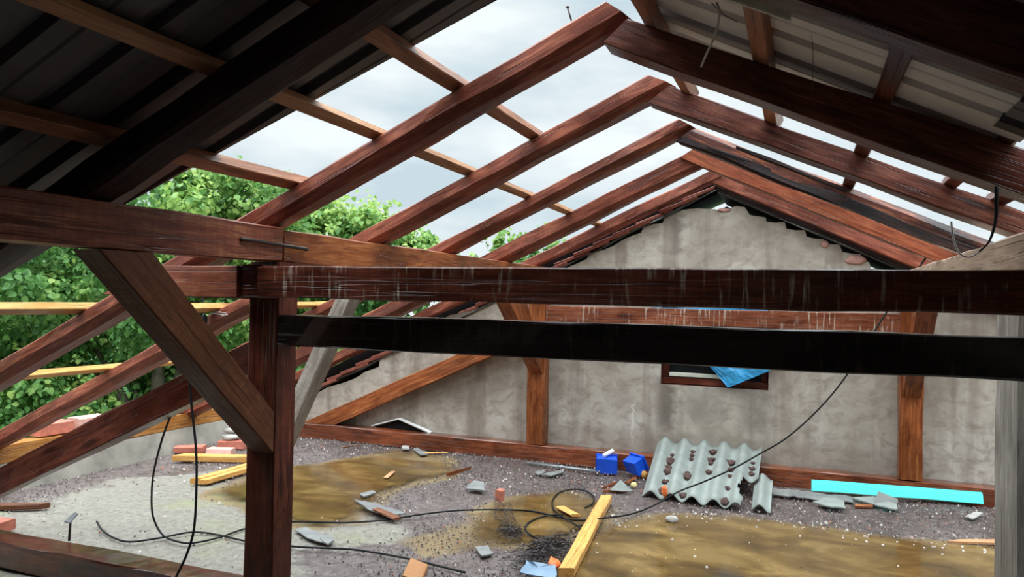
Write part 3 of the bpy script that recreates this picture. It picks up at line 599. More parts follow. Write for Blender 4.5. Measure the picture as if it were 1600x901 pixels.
while x > -4.75:
    o = t0 if k == 0 else t0.copy()
    if k:
        COL.objects.link(o)
        for ch_ in list(t0.children):
            c = ch_.copy(); COL.objects.link(c); c.parent = o
    y = 5.805 + random.uniform(-.012, .02)
    o.matrix_basis = Matrix.Translation((x, y + .12, rl(x) - .056 + random.uniform(-.006, .006))) @ Matrix.Rotation(-(sl - .09), 4, 'Y') @ Matrix.Rotation(random.uniform(-.05, .05), 4, 'Z')
    tag(o, 'red clay tile in the stepped verge row under the left gable rafter', 'roof tile', 'verge tiles under the left gable rafter')
    x -= .17 + random.uniform(-.01, .01); k += 1

# ------------------------------------------------------------------ window in the gable wall
win = structure(empty('window_1', (-.61, 5.90, .665)))
for nm, a, b, wv, hv in (('frame', (WX0 + .005, 5.86, WZ0 + .003), (WX1 - .005, 5.86, WZ0 + .003), (0, .07, 0), (0, 0, .05)), ('frame', (WX0 + .005, 5.86, WZ1 - .05), (WX1 - .005, 5.86, WZ1 - .05), (0, .07, 0), (0, 0, .047)),
    ('frame', (WX0 + .004, 5.86, WZ0 + .06), (WX0 + .004, 5.86, WZ1 - .055), (.05, 0, 0), (0, .07, 0)), ('frame', (WX1 - .054, 5.86, WZ0 + .06), (WX1 - .054, 5.86, WZ1 - .055), (.05, 0, 0), (0, .07, 0))):
    bar(nm, a, b, wv, hv, M_BEAM, parent=win, seg=6, jit=.002)
bar('slit_strip', (-.945, 5.85, .728), (-.56, 5.85, .728), (0, .03, 0), (0, 0, .030), M_CREAM, 'pale green white strip standing in for the bright slit inside the frame', parent=win, seg=8, jit=.002)  # bright slit of the window painted as a pale bar
mesh_obj('pane', [(WX0, 5.96, WZ0), (WX1, 5.96, WZ0), (WX1, 5.96, WZ1), (WX0, 5.96, WZ1)], [(0, 1, 2, 3)], plain('dark_dusty_glass', (.02, .022, .024), .2, 0, .3, 5), parent=win)
# blue polythene hung over the window
def film():
    tl, tr, br, bt, bl = (-1.083, 5.800, 1.257), (-0.225, 5.800, 1.268), (-0.201, 5.800, 0.817), (-0.498, 5.800, 0.672), (-0.621, 5.800, 0.814)
    n, m = 26, 24; V, F = [], []
    for j in range(m + 1):
        v = j / m
        for i in range(n + 1):
            u = i / n
            top = Vector(tl).lerp(Vector(tr), u)
            bot = Vector(bl).lerp(Vector(bt), u / .28) if u < .28 else Vector(bt).lerp(Vector(br), (u - .28) / .72)
            p = top.lerp(bot, v)
            p.y = 5.792 - .016 * (1 + noise.noise(Vector((u * 5 + v * 2, v * 5, 0)))) - .012 * abs(noise.noise(Vector((u * 11 - v * 6, v * 9, 7))))
            V.append(p)
    for j in range(m):
        for i in range(n): F.append((j * (n + 1) + i, j * (n + 1) + i + 1, (j + 1) * (n + 1) + i + 1, (j + 1) * (n + 1) + i))
    return mesh_obj('plastic_sheet', V, F, M_FILM)
tag(film(), 'crumpled blue polythene hanging across the small gable window', 'plastic sheet')

# ------------------------------------------------------------------ corrugated fibre-cement sheet leaning on the plate
def corrug(name, BL, BR, TL, TR, waves, amp, keep, label, nu=90, nv=14, thick=.007):
    BL, BR, TL, TR = map(Vector, (BL, BR, TL, TR)); nr = (BR - BL).cross(TL - BL).normalized(); V, F = [], []
    if nr.z < 0: nr = -nr
    for s in (1, 0):
        for j in range(nv + 1):
            for i in range(nu + 1):
                u, v = i / nu, j / nv; p = BL.lerp(BR, u).lerp(TL.lerp(TR, u), v)
                V.append(p + nr * (amp * (1 + math.sin(u * waves * 2 * math.pi - 1.2)) + .003 + thick * s))
    N = (nu + 1) * (nv + 1); kept = set()
    for j in range(nv):
        for i in range(nu):
            if keep((i + .5) / nu, (j + .5) / nv): kept.add((i, j))
    for (i, j) in kept:
        a = j * (nu + 1) + i; q = (a, a + 1, a + nu + 2, a + nu + 1)
        F.append(q); F.append(tuple(N + k for k in reversed(q)))
        for (di, dj, e) in ((-1, 0, (q[3], q[0])), (1, 0, (q[1], q[2])), (0, -1, (q[0], q[1])), (0, 1, (q[2], q[3]))):
            if (i + di, j + dj) not in kept: F.append((e[1], e[0], N + e[0], N + e[1]))
    o = mesh_obj(name, V, F, M_ASB, smooth=True)
    tag(o, label, 'corrugated sheet', 'corrugated cement sheets'); return o, (BL, BR, TL, TR, nr, amp, waves)
def keep1(u, v):
    e = .865 + .05 * noise.noise(Vector((v * 6, 0, 0)))
    return not (v < .44 + .05 * noise.noise(Vector((u * 30, 1, 0))) and u > e)
cs, (BL, BR, TL, TR, nr_, amp, wv_) = corrug('corrugated_sheet', (-0.966, 4.956, 0.000), (-0.246, 4.889, 0.000), (-1.013, 5.790, 0.213), (-0.249, 5.790, 0.215), 5.3, .026, keep1, 'grey green corrugated cement sheet with moss leaning on the timber by the wall')
for (u_, v_, s) in [(.12, .25, .018), (.10, .42, .020), (.135, .62, .026), (.14, .75, .012), (.085, .08, .014), (.30, .70, .014), (.305, .78, .014), (.31, .85, .012), (.27, .50, .020), (.27, .44, .014), (.49, .86, .022), (.485, .72, .020), (.48, .66, .014), (.47, .50, .018), (.46, .38, .024), (.46, .43, .016), (.675, .70, .022), (.67, .58, .018), (.67, .48, .012), (.66, .28, .014), (.87, .74, .012), (.868, .64, .015), (.865, .55, .017), (.655, .06, .022), (.45, .08, .020), (.255, .1, .02)]:
    k = round((u_ * wv_ * 2 * math.pi - 1.2 + math.pi / 2) / (2 * math.pi)); uu = (k * 2 * math.pi - math.pi / 2 + 1.2) / (wv_ * 2 * math.pi)
    p = BL.lerp(BR, uu).lerp(TL.lerp(TR, uu), v_) + nr_ * .010
    s *= 1.45
    lump('moss_clump', p + nr_ * s * .35, s, M_MOSS, parent=cs, sq=(.95, 1.05, .75), rough=.7)
corrug('corrugated_sheet', (-0.272, 4.939, 0.000), (-0.157, 4.916, 0.000), (-0.277, 5.396, 0.095), (-0.160, 5.395, 0.095), 1.0, .022, lambda u, v: True, 'broken single ridge piece of corrugated cement beside the leaning sheet', nu=24, nv=8)

# ------------------------------------------------------------------ things lying along the plate
o = bar('insulation_board', (0.085, 5.496, 0.035), (1.120, 5.621, 0.035), (0, .035, .012), (0, .030, .058), M_TURQ, 'bright turquoise foam board lying on edge along the timber', 'insulation board', seg=12, jit=.002, ch=(.006,) * 4)
def bucket(c, rotz, tilt, label, s=1.0):
    t = tag(empty('plastic_box', c), label, 'plastic box', 'broken blue plastic boxes')
    R = Matrix.Translation(c) @ Matrix.Rotation(rotz, 4, 'Z') @ Matrix.Rotation(tilt, 4, 'X')
    w_, d_, h_, th = .075 * s, .055 * s, .105 * s, .004
    def bx(lo, hi):
        V = [R @ Vector((x, y, z)) for x in (lo[0], hi[0]) for y in (lo[1], hi[1]) for z in (lo[2], hi[2])]
        return V, [(0, 1, 3, 2), (4, 6, 7, 5), (0, 4, 5, 1), (2, 3, 7, 6), (0, 2, 6, 4), (1, 5, 7, 3)]
    V, F = [], []
    for lo, hi in (((-w_, -d_, 0), (w_, -d_ + th, h_)), ((-w_, d_ - th, 0), (w_, d_, h_)), ((-w_, -d_, 0), (-w_ + th, d_, h_)), ((w_ - th, -d_, 0), (w_, d_, h_)), ((-w_, -d_, 0), (w_, d_, th))):
        v, f = bx(lo, hi); F += [tuple(i + len(V) for i in q) for q in f]; V += v
    V = [q + Vector((noise.noise(q * 9), noise.noise(q * 9 + Vector((5, 0, 0))), noise.noise(q * 9 + Vector((0, 7, 0))))) * .012 for q in V]
    mesh_obj('body', V, F, M_BLUE, parent=t)
    V, F = [], []
    for lo, hi in (((-w_ - .008, -d_ - .008, h_ - .012), (w_ + .008, -d_, h_)), ((-w_ - .008, d_, h_ - .012), (w_ + .008, d_ + .008, h_)), ((-w_ - .008, -d_, h_ - .012), (-w_, d_, h_)), ((w_, -d_, h_ - .012), (w_ + .008, d_, h_))):
        v, f = bx(lo, hi); F += [tuple(i + len(V) for i in q) for q in f]; V += v
    mesh_obj('rim', V, F, M_BLUE, parent=t)
    return t
bucket((-1.335, 5.47, .062), math.radians(14), math.radians(-82), 'crushed blue plastic box lying by the timber, left one with a white tube on it')
bucket((-1.155, 5.47, .070), math.radians(-38), math.radians(-62), 'crushed blue plastic box tipped on its corner, nearer the corrugated sheet', .95)
tube('plastic_tube', [(-1.37, 5.50, .135), (-1.31, 5.56, .170)], .016, M_WHITE, 'short white plastic tube lying on the left blue box', 'tube', n=1, sides=10)
pp = tube('pipe', [(-1.979, 5.512, 0.020), (-1.382, 5.470, 0.020)], .012, M_GALV, 'thin pale metal pipe on the floor along the red timber', 'pipe', n=1, sides=10)
_a, _b = Vector((-1.721, 5.491, 0.020)), Vector((-1.670, 5.492, 0.020))
tube('coupling', [_a, _b], .017, M_GALV, parent=pp, n=1, sides=10)
# folded white trimmed metal piece behind the plate
def chevron():
    a, b, c = map(Vector, ((-3.552, 5.760, 0.152), (-3.281, 5.760, 0.235), (-2.964, 5.760, 0.138))); d = Vector((0, .045, 0)); t = Vector((0, 0, -.010))
    V = [a, b, c, a + d, b + d, c + d, a + t, b + t, c + t, a + t + d, b + t + d, c + t + d]
    return mesh_obj('folded_sheet', V, [(0, 1, 4, 3), (1, 2, 5, 4), (6, 7, 10, 9), (7, 8, 11, 10), (0, 1, 7, 6), (1, 2, 8, 7), (3, 4, 10, 9), (4, 5, 11, 10), (0, 3, 9, 6), (2, 5, 11, 8)], M_WHITE)
_ch = chevron()
mesh_obj('fold_shade', [(-3.518, 5.790, 0.138), (-3.298, 5.790, 0.213), (-3.042, 5.790, 0.132), (-3.115, 5.790, 0.037), (-3.436, 5.790, 0.037)], [(0, 1, 2, 3, 4)], M_TAR, parent=_ch)  # black panel added for the shade inside the fold
tag(_ch, 'small folded white edged metal piece standing behind the timber at the wall', 'folded sheet')

# ------------------------------------------------------------------ planks, bricks and shards on the floor
bar('plank', (-1.036, 3.339, 0.008), (-1.184, 4.699, 0.008), (0.068, 0.031, 0.000), (0, 0, .045), M_YEL, 'fresh yellow batten lying on the floor in the foreground, pointing at the blue boxes', 'plank', 'yellow planks on the floor', seg=14, jit=.002)
bar('plank', (-4.465, 4.396, 0.006), (-3.788, 4.685, 0.006), (.03, .11, 0), (0, 0, .045), M_YEL, 'yellow board lying in front of the brick rubble, left of the near post', 'plank', 'yellow planks on the floor', seg=10)
bar('plank', (-3.835, 3.941, 0.004), (-3.831, 4.590, 0.004), (.05, .035, 0), (0, 0, .04), M_YEL, 'upper of two yellow battens lying slanted on the floor left of the post', 'plank', 'yellow planks on the floor', seg=10)
bar('plank', (-3.777, 3.950, 0.004), (-3.760, 4.577, 0.004), (.05, .04, 0), (0, 0, .035), M_YEL, 'lower of two yellow battens lying slanted on the floor left of the post', 'plank', 'yellow planks on the floor', seg=10)
bar('plank', (-4.446, 2.963, 0.004), (-4.167, 3.109, 0.004), (.02, .06, 0), (0, 0, .03), M_BRACE, 'dull brown stick on the pale floor at the left edge', 'plank', seg=8)
BR = 'bricks in the rubble heap'
brick('brick', (-4.623, 4.742, 0.000), (.9, .45), (.23, .10, .05), M_BRICK, 'broken red brick flat on the floor behind the yellow board, left in the rubble', 'brick', BR)
brick('brick', (-4.354, 4.794, 0.000), (.9, .3), (.20, .10, .045), M_BRICKP, 'pale pink brick with mortar in the middle of the rubble behind the yellow board', 'brick', BR)
brick('brick', (-4.429, 5.016, 0.000), (.9, .35), (.22, .12, .07), M_BRICK, 'red brick of the rubble heap carrying the mortar crusted pieces', 'brick', BR)
_c = Vector((-4.429, 5.016, 0.000))
lump('mortar_lump', _c + Vector((-.03, 0, .066)), .06, M_MORT, 'white mortar lump on the red brick of the rubble, the larger lower one', 'mortar lump', 'mortar lumps', sq=(1.6, .9, .45))
lump('mortar_lump', _c + Vector((-.05, .03, .108)), .05, M_MORT, 'white mortar lump topmost on the brick rubble heap', 'mortar lump', 'mortar lumps', sq=(1.4, .9, .5))
brick('brick', (-3.997, 2.761, 0.000), (1, .1), (.12, .10, .06), M_BRICK, 'small red brick cut by the left edge behind the floor timber', 'brick')
brick('brick', (-1.773, 4.434, 0.010), (.2, 1), (.05, .045, .075), M_BRICK, 'small upright piece of red brick with wire mesh in front of it', 'brick')
lump('brick_shard', (-0.813, 4.927, 0.020), .035, M_ORANGE, 'orange brick shard at the lower left edge of the corrugated sheet', 'brick shard', sq=(.7, .5, 1.2), rough=.3, sub=1)
lump('brick_shard', (-1.057, 5.479, 0.000), .03, M_YEL, 'ochre lump between the blue box and the corrugated sheet', 'brick shard', sq=(1, .7, 1.1), rough=.3)
lump('foam_lump', (-1.070, 5.185, 0.000), .022, M_YLUMP, 'small yellow foam lump before the blue boxes', 'foam lump', sq=(1, .8, 1), rough=.35)
lump('concrete_lump', (-0.693, 4.461, 0.000), .032, M_MORT, 'pale concrete lump at the puddle edge under the corrugated sheet', 'concrete lump', sq=(1.1, .7, .7), rough=.5)
def shard(pts, h, mat, label, name='shard', cat='shard', z=.012, jag=.006, tilt=0.0, grp='flat grey shards on the floor'):
    P = [Vector(p) + Vector((0, 0, z + tilt * i)) for i, p in enumerate(pts)]
    return slab(name, P, (0, 0, h), mat, label, cat, grp, jag=jag)
slab2('cement_fragment', [(-1.186, 4.965, 0.020), (-1.103, 4.968, 0.020), (-1.032, 5.003, 0.020)], [(-1.155, 5.000, 0.050), (-1.124, 5.014, 0.085), (-1.072, 5.002, 0.050)], (0, -.008, .006), M_ASB, 'curved grey cement fragment leaning on wood scraps before the blue boxes', 'cement fragment')
WS = 'wood scraps before the blue boxes'
bar('wood_scrap', (-1.265, 5.052, 0.000), (-1.222, 5.210, 0.000), (.02, .03, 0), (0, 0, .018), M_WALLT, 'reddish wood scrap left of the curved cement fragment, upper one', 'wood scrap', WS, seg=4)
bar('wood_scrap', (-1.228, 4.939, 0.000), (-1.189, 5.051, 0.000), (.05, .05, 0), (0, 0, .02), M_BRACE, 'tan wood block left of the curved cement fragment, lower one', 'wood scrap', WS, seg=4)
bar('wood_scrap', (-1.165, 4.969, 0.000), (-1.085, 5.026, 0.000), (.0, .04, 0), (0, 0, .014), M_WALLT, 'red wood scrap under the curved cement fragment', 'wood scrap', WS, seg=4)
bar('wood_scrap', (-1.152, 5.265, 0.000), (-1.112, 5.517, 0.000), (.03, .03, 0), (0, 0, .016), M_WALLT, 'reddish stick between the cement fragment and the right blue box', 'wood scrap', WS, seg=4)
bar('wood_chip', (-1.394, 4.414, 0.010), (-1.257, 4.285, 0.010), (.05, .03, 0), (0, 0, .02), M_YEL, 'pointed yellow wood chip inside the cable loops', 'wood chip', 'light wood chips', seg=4)
bar('wood_chip', (-2.744, 4.628, 0.010), (-2.795, 4.821, 0.010), (.035, .0, 0), (0, 0, .01), M_LATH, 'small light wood chip in the middle of the long puddle', 'wood chip', 'light wood chips', seg=4)
bar('wood_scrap', (-2.372, 4.875, 0.010), (-2.319, 5.102, 0.010), (.02, .05, 0), (0, 0, .025), M_WALLT, 'split reddish stick at the right end of the long puddle', 'wood scrap', seg=5, jit=.006)
bar('wood_scrap', (-2.888, 5.482, 0.010), (-2.714, 5.570, 0.010), (.0, .04, 0), (0, 0, .012), M_YEL, 'thin yellow splinter by the red timber, left of the far left post', 'wood scrap', seg=4)
bar('wood_scrap', (-3.597, 5.385, 0.010), (-3.523, 5.514, 0.010), (.0, .04, 0), (0, 0, .012), M_BRACE, 'small wood splinter near the foot of the long brace', 'wood scrap', seg=4)
shard([(-2.595, 4.026, 0.000), (-2.410, 4.003, 0.000), (-2.155, 3.900, 0.000), (-2.204, 3.821, 0.000), (-2.397, 3.873, 0.000)], .006, M_GALV, 'narrow grey metal strip lying right of the post with a stick on it', 'metal_strip', 'metal strip', z=.02, grp=None)
bar('wood_scrap', (-2.335, 3.830, 0.030), (-2.151, 3.758, 0.020), (.02, .04, 0), (0, 0, .02), M_BRACE, 'split brown stick lying on the narrow grey metal strip', 'wood scrap', seg=6, jit=.006)
shard([(-2.561, 3.393, 0.000), (-2.533, 3.456, 0.000), (-2.293, 3.352, 0.000), (-2.296, 3.283, 0.000), (-2.414, 3.307, 0.000)], .006, M_SLATE, 'long pale grey shard just right of the near post', z=.012)
shard([(-2.347, 3.327, 0.000), (-2.335, 3.402, 0.000), (-2.257, 3.323, 0.000), (-2.252, 3.260, 0.000)], .008, M_SLATE, 'small grey shard at the end of the long pale one', z=.014)
shard([(-1.549, 3.540, 0.000), (-1.500, 3.595, 0.000), (-1.425, 3.492, 0.000), (-1.463, 3.434, 0.000)], .008, M_SLATE, 'square pale grey shard alone in the foreground grit', z=.012)
shard([(-2.650, 4.184, 0.000), (-2.621, 4.286, 0.000), (-2.569, 4.240, 0.000), (-2.589, 4.127, 0.000)], .008, M_SLATE, 'light grey shard at the lower edge of the long puddle', z=.012)
shard([(-3.030, 5.579, 0.000), (-3.035, 5.667, 0.000), (-2.826, 5.455, 0.000), (-2.861, 5.410, 0.000)], .008, M_SLATE, 'grey shard by the red timber beside the yellow splinter', z=.012)
shard([(-3.177, 5.655, 0.000), (-3.132, 5.709, 0.000), (-3.054, 5.567, 0.000), (-3.102, 5.543, 0.000)], .012, M_MORT, 'small white chip before the red timber', z=.012)
shard([(-1.754, 5.181, 0.000), (-1.656, 5.385, 0.000), (-1.625, 5.332, 0.000), (-1.670, 5.179, 0.000)], .008, M_SLATE, 'grey curved shard in front of the thin metal pipe, right one', z=.018)
shard([(-1.822, 5.235, 0.000), (-1.791, 5.364, 0.000), (-1.750, 5.271, 0.000), (-1.775, 5.171, 0.000)], .008, M_SLATE, 'grey shard in front of the thin metal pipe, left one', z=.014)
slab('tile_shard', [Vector((-2.087, 4.599, 0.000)) + Vector((0, 0, .01)), Vector((-2.089, 4.730, 0.000)) + Vector((0, 0, .035)), Vector((-2.012, 4.729, 0.000)) + Vector((0, 0, .03)), Vector((-1.954, 4.607, 0.000)) + Vector((0, 0, .01))], (0, 0, .01), M_SLATE, 'curved dark edged tile shard behind the upright brick piece', 'shard', 'flat grey shards on the floor', jag=.004, bend=.6)
# heap of grey cement pieces in front of the turquoise board
HG = 'grey cement pieces before the turquoise board'
slab2('cement_slab', [(-0.165, 5.371, 0.010), (0.072, 5.334, 0.012), (0.332, 5.373, 0.012)], [(-0.161, 5.470, 0.031), (0.061, 5.490, 0.021), (0.341, 5.520, 0.015)], (0, -.006, .01), M_SLATE, 'long grey broken cement slab under the left end of the turquoise board', 'cement piece', HG, jag=.010)
slab2('cement_slab', [(0.451, 5.347, 0.020), (0.589, 5.395, 0.012)], [(0.491, 5.470, 0.082), (0.608, 5.470, 0.045)], (0, -.008, .006), M_SLATE, 'small grey slate tile leaning against the middle of the turquoise board', 'cement piece', HG, n=4)
slab('cement_slab', [(0.090, 5.239, 0.020), (0.202, 5.163, 0.020), (0.284, 5.170, 0.020), (0.275, 5.294, 0.035), (0.169, 5.327, 0.035)], (0, 0, .008), M_ASB, 'ragged grey cement shard in front of the long slab, toothed along its near edge', 'cement piece', HG, jag=.012)
slab('cement_slab', [(0.330, 5.454, 0.025), (0.479, 5.326, 0.020), (0.577, 5.278, 0.020), (0.593, 5.364, 0.030), (0.466, 5.485, 0.040)], (0, 0, .008), M_ASB, 'ragged pale cement shard pointing right, below the leaning slate tile', 'cement piece', HG, jag=.010)
bar('wood_scrap', (0.343, 5.294, 0.000), (0.450, 5.328, 0.000), (0, .05, 0), (0, 0, .02), M_WALLT, 'reddish wood scrap under the pale cement shards at the turquoise board', 'wood scrap', seg=4)
slab('plank_splinter', [(0.767, 4.707, 0.010), (1.026, 4.792, 0.010), (1.042, 4.870, 0.010), (0.841, 4.777, 0.010)], (0, 0, .012), M_LATH, 'pale splinter at the far edge of the wide puddle beside the grey post', 'splinter', jag=.006)
slab('cement_slab', [(0.963, 5.324, 0.012), (0.996, 5.281, 0.012), (1.077, 5.422, 0.020), (1.038, 5.434, 0.020)], (0, 0, .008), M_MORT, 'small pale torn scrap below the right end of the turquoise board', 'cement piece', HG, jag=.01)
bar('board_corner', (-1.682, 3.022, 0.000), (-1.718, 3.164, 0.030), (.12, -.05, 0), (0, 0, .03), M_OCHRE, 'orange brown board corner poking up at the bottom edge right of the post', 'board', seg=6, jit=.001)
slab('plastic_scrap', [(-1.199, 3.266, 0.030), (-1.208, 3.377, 0.050), (-1.163, 3.343, 0.060), (-1.059, 3.373, 0.050), (-1.023, 3.260, 0.030)], (0, 0, .004), M_BLUEP, 'pale blue plastic scrap at the bottom edge beside the yellow plank', 'plastic scrap', jag=.008)
lump('orange_scrap', (-1.080, 3.399, 0.015), .045, M_ORANGE, 'ragged orange scrap in the dark mesh heap beside the yellow plank', 'orange scrap', sq=(.6, .9, .5), rough=1.1, sub=2)
# steel anchor standing on the near floor timber
an = tag(empty('steel_anchor', (-3.192, 2.539, 0.122)), 'dark steel pin with a grey cap standing on the wet floor timber at left', 'steel anchor')
_p = Vector(an.location)
tube('pin', [_p + Vector((0, 0, -.0)), _p + Vector((.005, 0, .085))], .006, M_STEEL, parent=an, n=1, sides=6)
slab('cap', [_p + Vector((-.035, 0, .082)), _p + Vector((.012, -.01, .082)), _p + Vector((.016, .03, .115)), _p + Vector((-.018, .04, .115))], (0, 0, .006), M_GALV, parent=an, jag=.002)

# ------------------------------------------------------------------ cables, strap, nails, cobweb
tube('cable', [(-3.600, 3.027, 0.030), (-3.492, 2.974, 0.010), (-3.315, 2.902, 0.010), (-3.200, 2.899, 0.010), (-3.117, 3.005, 0.010), (-3.036, 3.142, 0.012), (-2.883, 3.165, 0.012), (-2.675, 3.146, 0.012), (-2.416, 3.177, 0.012), (-2.237, 3.227, 0.012), (-2.074, 3.270, 0.012), (-1.776, 3.263, 0.012), (-1.452, 3.212, 0.012)], .0052, M_CABLE, 'black cable lying flat across the floor, ending by the brown board corner', 'cable', 'black cables')
tube('cable', [(-2.682, 2.640, 0.760), (-2.861, 2.750, 0.578), (-3.045, 2.880, 0.362), (-3.154, 2.980, 0.179), (-3.182, 3.030, 0.079), (-3.111, 3.020, 0.020), (-2.999, 2.996, 0.012), (-2.903, 3.007, 0.012), (-2.845, 3.124, 0.012), (-2.814, 3.333, 0.012), (-2.676, 3.514, 0.012), (-2.394, 3.633, 0.012), (-2.223, 3.767, 0.012), (-2.078, 3.963, 0.012), (-1.907, 4.133, 0.012), (-1.666, 4.262, 0.012), (-1.514, 4.304, 0.012), (-1.369, 4.261, 0.014), (-1.249, 4.232, 0.014), (-1.159, 4.260, 0.014), (-1.028, 4.191, 0.060), (-0.944, 4.491, 0.014), (-0.849, 4.712, 0.020), (-0.708, 4.820, 0.099), (-0.551, 4.820, 0.180), (-0.379, 4.820, 0.278), (-0.230, 4.820, 0.379), (-0.066, 4.830, 0.497), (0.111, 4.850, 0.681), (0.267, 4.860, 0.900), (0.469, 4.880, 1.266), (0.651, 4.900, 1.553), (0.725, 4.920, 1.681)], .0052, M_CABLE, 'long black cable crossing the floor and rising past the corrugated sheet to the rafters', 'cable', 'black cables', n=10)
tube('cable', [(-2.515, 2.550, 1.009), (-2.467, 2.530, 0.817), (-2.406, 2.500, 0.634), (-2.359, 2.460, 0.484), (-2.328, 2.420, 0.325), (-2.333, 2.390, 0.228), (-2.357, 2.360, 0.141), (-2.338, 2.300, 0.090)], .0052, M_CABLE, 'black cable hanging straight down in front of the dark red strut to the floor timber', 'cable', 'black cables', n=10)
tube('cable', [(-1.234, 4.513, 0.012), (-1.217, 4.634, 0.012), (-1.258, 4.802, 0.012), (-1.352, 4.920, 0.012), (-1.429, 4.920, 0.012), (-1.487, 4.799, 0.012), (-1.475, 4.611, 0.012), (-1.415, 4.428, 0.012), (-1.328, 4.271, 0.024), (-1.228, 4.163, 0.024), (-1.151, 4.109, 0.012), (-1.087, 3.987, 0.012)], .0052, M_CABLE, 'upper loose loop of black cable lying above the yellow plank', 'cable', 'black cables', n=10)
tube('cable', [(-1.302, 4.276, 0.026), (-1.376, 4.234, 0.020), (-1.439, 4.150, 0.012), (-1.440, 4.000, 0.012), (-1.380, 3.888, 0.012), (-1.284, 3.813, 0.012), (-1.177, 3.782, 0.012)], .0052, M_CABLE, 'lower loose loop of black cable touching the dark wire mesh heap', 'cable', 'black cables', n=10)
hk = tube('cable_end', [(-3.068, 3.200, 1.297), (-3.052, 3.200, 1.220), (-3.045, 3.200, 1.150)], .006, M_CABLE, 'black cable end with bare wire strands behind the near brown brace', 'cable', n=4)
lump('plug', (-3.036, 3.190, 1.147), .036, M_CABLE, parent=hk, sq=(.5, .5, 1.1), rough=.2)
for e_ in ((-2.888, 3.200, 1.192), (-2.900, 3.200, 1.175), (-2.946, 3.220, 1.198), (-2.865, 3.180, 1.183)):
    tube('wire_strand', [(-3.043, 3.200, 1.199), (Vector((-3.043, 3.200, 1.199)) + Vector(e_)) / 2 + Vector((0, 0, random.uniform(-.01, .01))), e_], .0016, M_GALV, parent=hk, n=4, sides=4)
st = tube('strap', [(0.500, 2.400, 1.639), (0.499, 2.395, 1.569), (0.493, 2.390, 1.525), (0.480, 2.385, 1.484), (0.457, 2.385, 1.457)], .0052, M_CABLE, 'dark and white strap hanging in a loop from the right roof slope', 'strap', flat=.5)
tube('white_end', [(0.459, 2.385, 1.457), (0.435, 2.385, 1.443), (0.413, 2.385, 1.450), (0.399, 2.385, 1.477), (0.392, 2.385, 1.513), (0.389, 2.385, 1.542)], .0055, M_WHITE, 'white end of the strap', parent=st, flat=.5)
nl = tube('nail', [(-0.754, 2.460, 2.267), (-0.769, 2.460, 2.314)], .003, M_STEEL, 'long nail sticking up from the first open left rafter near the ridge', 'nail', n=1, sides=6)
lump('nail_head', (-0.769, 2.460, 2.316), .007, M_STEEL, parent=nl, sq=(1, 1, .4), rough=.1)
tube('cobweb', [(-0.207, 1.911, 2.051), (-0.205, 1.953, 2.039), (-0.228, 2.075, 2.028), (-0.259, 2.180, 2.021), (-0.303, 2.390, 2.044)], .0035, M_MORT, 'dusty cobweb strand hanging from the pale sheet at top right', 'cobweb', n=6, sides=5)
tube('cobweb', [(-0.221, 1.925, 2.058), (-0.196, 1.959, 2.040), (-0.164, 1.996, 2.029)], .002, M_MORT, 'short dusty cobweb strand reaching the orange sawn batten end', 'cobweb', n=6, sides=5)
tube('cobweb', [(0.015, 1.926, 1.951), (0.019, 1.963, 1.916), (0.023, 2.380, 1.913)], .0008, M_CABLE, 'thin dark thread hanging in front of the pale sheet', 'cobweb', n=4, sides=4)

# ------------------------------------------------------------------ wire mesh and grit
def mesh_heap(name, c, ax, ay, n, seg_len, r, label, hgt=.05):
    V, F = [], []; rnd = random.Random(3)
    for i in range(n):
        a, b = rnd.gauss(0, .42), rnd.gauss(0, .42); p = Vector(c) + Vector(ax) * a + Vector(ay) * b; p.z = .01 + rnd.random() * hgt * math.exp(-(a * a + b * b) * 2)
        d = Vector((rnd.uniform(-1, 1), rnd.uniform(-1, 1), rnd.uniform(-.3, .3))).normalized(); L = seg_len * rnd.uniform(.5, 1.5); m = Vector((rnd.uniform(-1, 1), rnd.uniform(-1, 1), rnd.uniform(0, 1))) * L * .2
        pts = [p - d * L / 2, p + m, p + d * L / 2]
        for k in range(2):
            s, e_ = pts[k].copy(), pts[k + 1].copy(); s.z = max(s.z, .006); e_.z = max(e_.z, .006); t = (e_ - s).normalized(); u = t.cross(Vector((0, 0, 1))).normalized() * r; v = t.cross(u)
            q = len(V); V += [s + u, s - u * .5 + v, s - u * .5 - v, e_ + u, e_ - u * .5 + v, e_ - u * .5 - v]
            F += [(q, q + 1, q + 4, q + 3), (q + 1, q + 2, q + 5, q + 4), (q + 2, q, q + 3, q + 5)]
    return tag(mesh_obj(name, V, F, M_TWIG), label, 'wire mesh', kind='stuff')
mesh_heap('wire_mesh', (-1.184, 3.623, 0.000), (0.053, 0.337, 0.000), (0.143, -0.120, 0.000), 900, .05, .0014, 'dark tangled heap of wire mesh left of the yellow plank')
def net(P, n, label):
    P = [Vector(q) for q in P]; V, F = [], []
    def pt(u, v): 
        q = P[0].lerp(P[1], u).lerp(P[3].lerp(P[2], u), v); return q + Vector((.012 * noise.noise(Vector((u * 4, v * 4, 1))), .012 * noise.noise(Vector((u * 4, v * 4, 9))), .03 * noise.noise(Vector((u * 3, v * 3, 5))) + .012))
    def strand(a, b, r=.0015):
        t = (b - a).normalized(); u = t.cross(Vector((0, .3, 1))).normalized() * r; v = t.cross(u); q = len(V)
        V.extend([a + u, a - u * .5 + v, a - u * .5 - v, b + u, b - u * .5 + v, b - u * .5 - v]); F.extend([(q, q + 1, q + 4, q + 3), (q + 1, q + 2, q + 5, q + 4), (q + 2, q, q + 3, q + 5)])
    for i in range(n):
        for j in range(n):
            a = pt(i / n, j / n); strand(a, pt((i + 1) / n, (j + 1) / n)); strand(pt((i + 1) / n, j / n), pt(i / n, (j + 1) / n))
    return tag(mesh_obj('wire_netting', V, F, M_TWIG), label, 'wire netting')
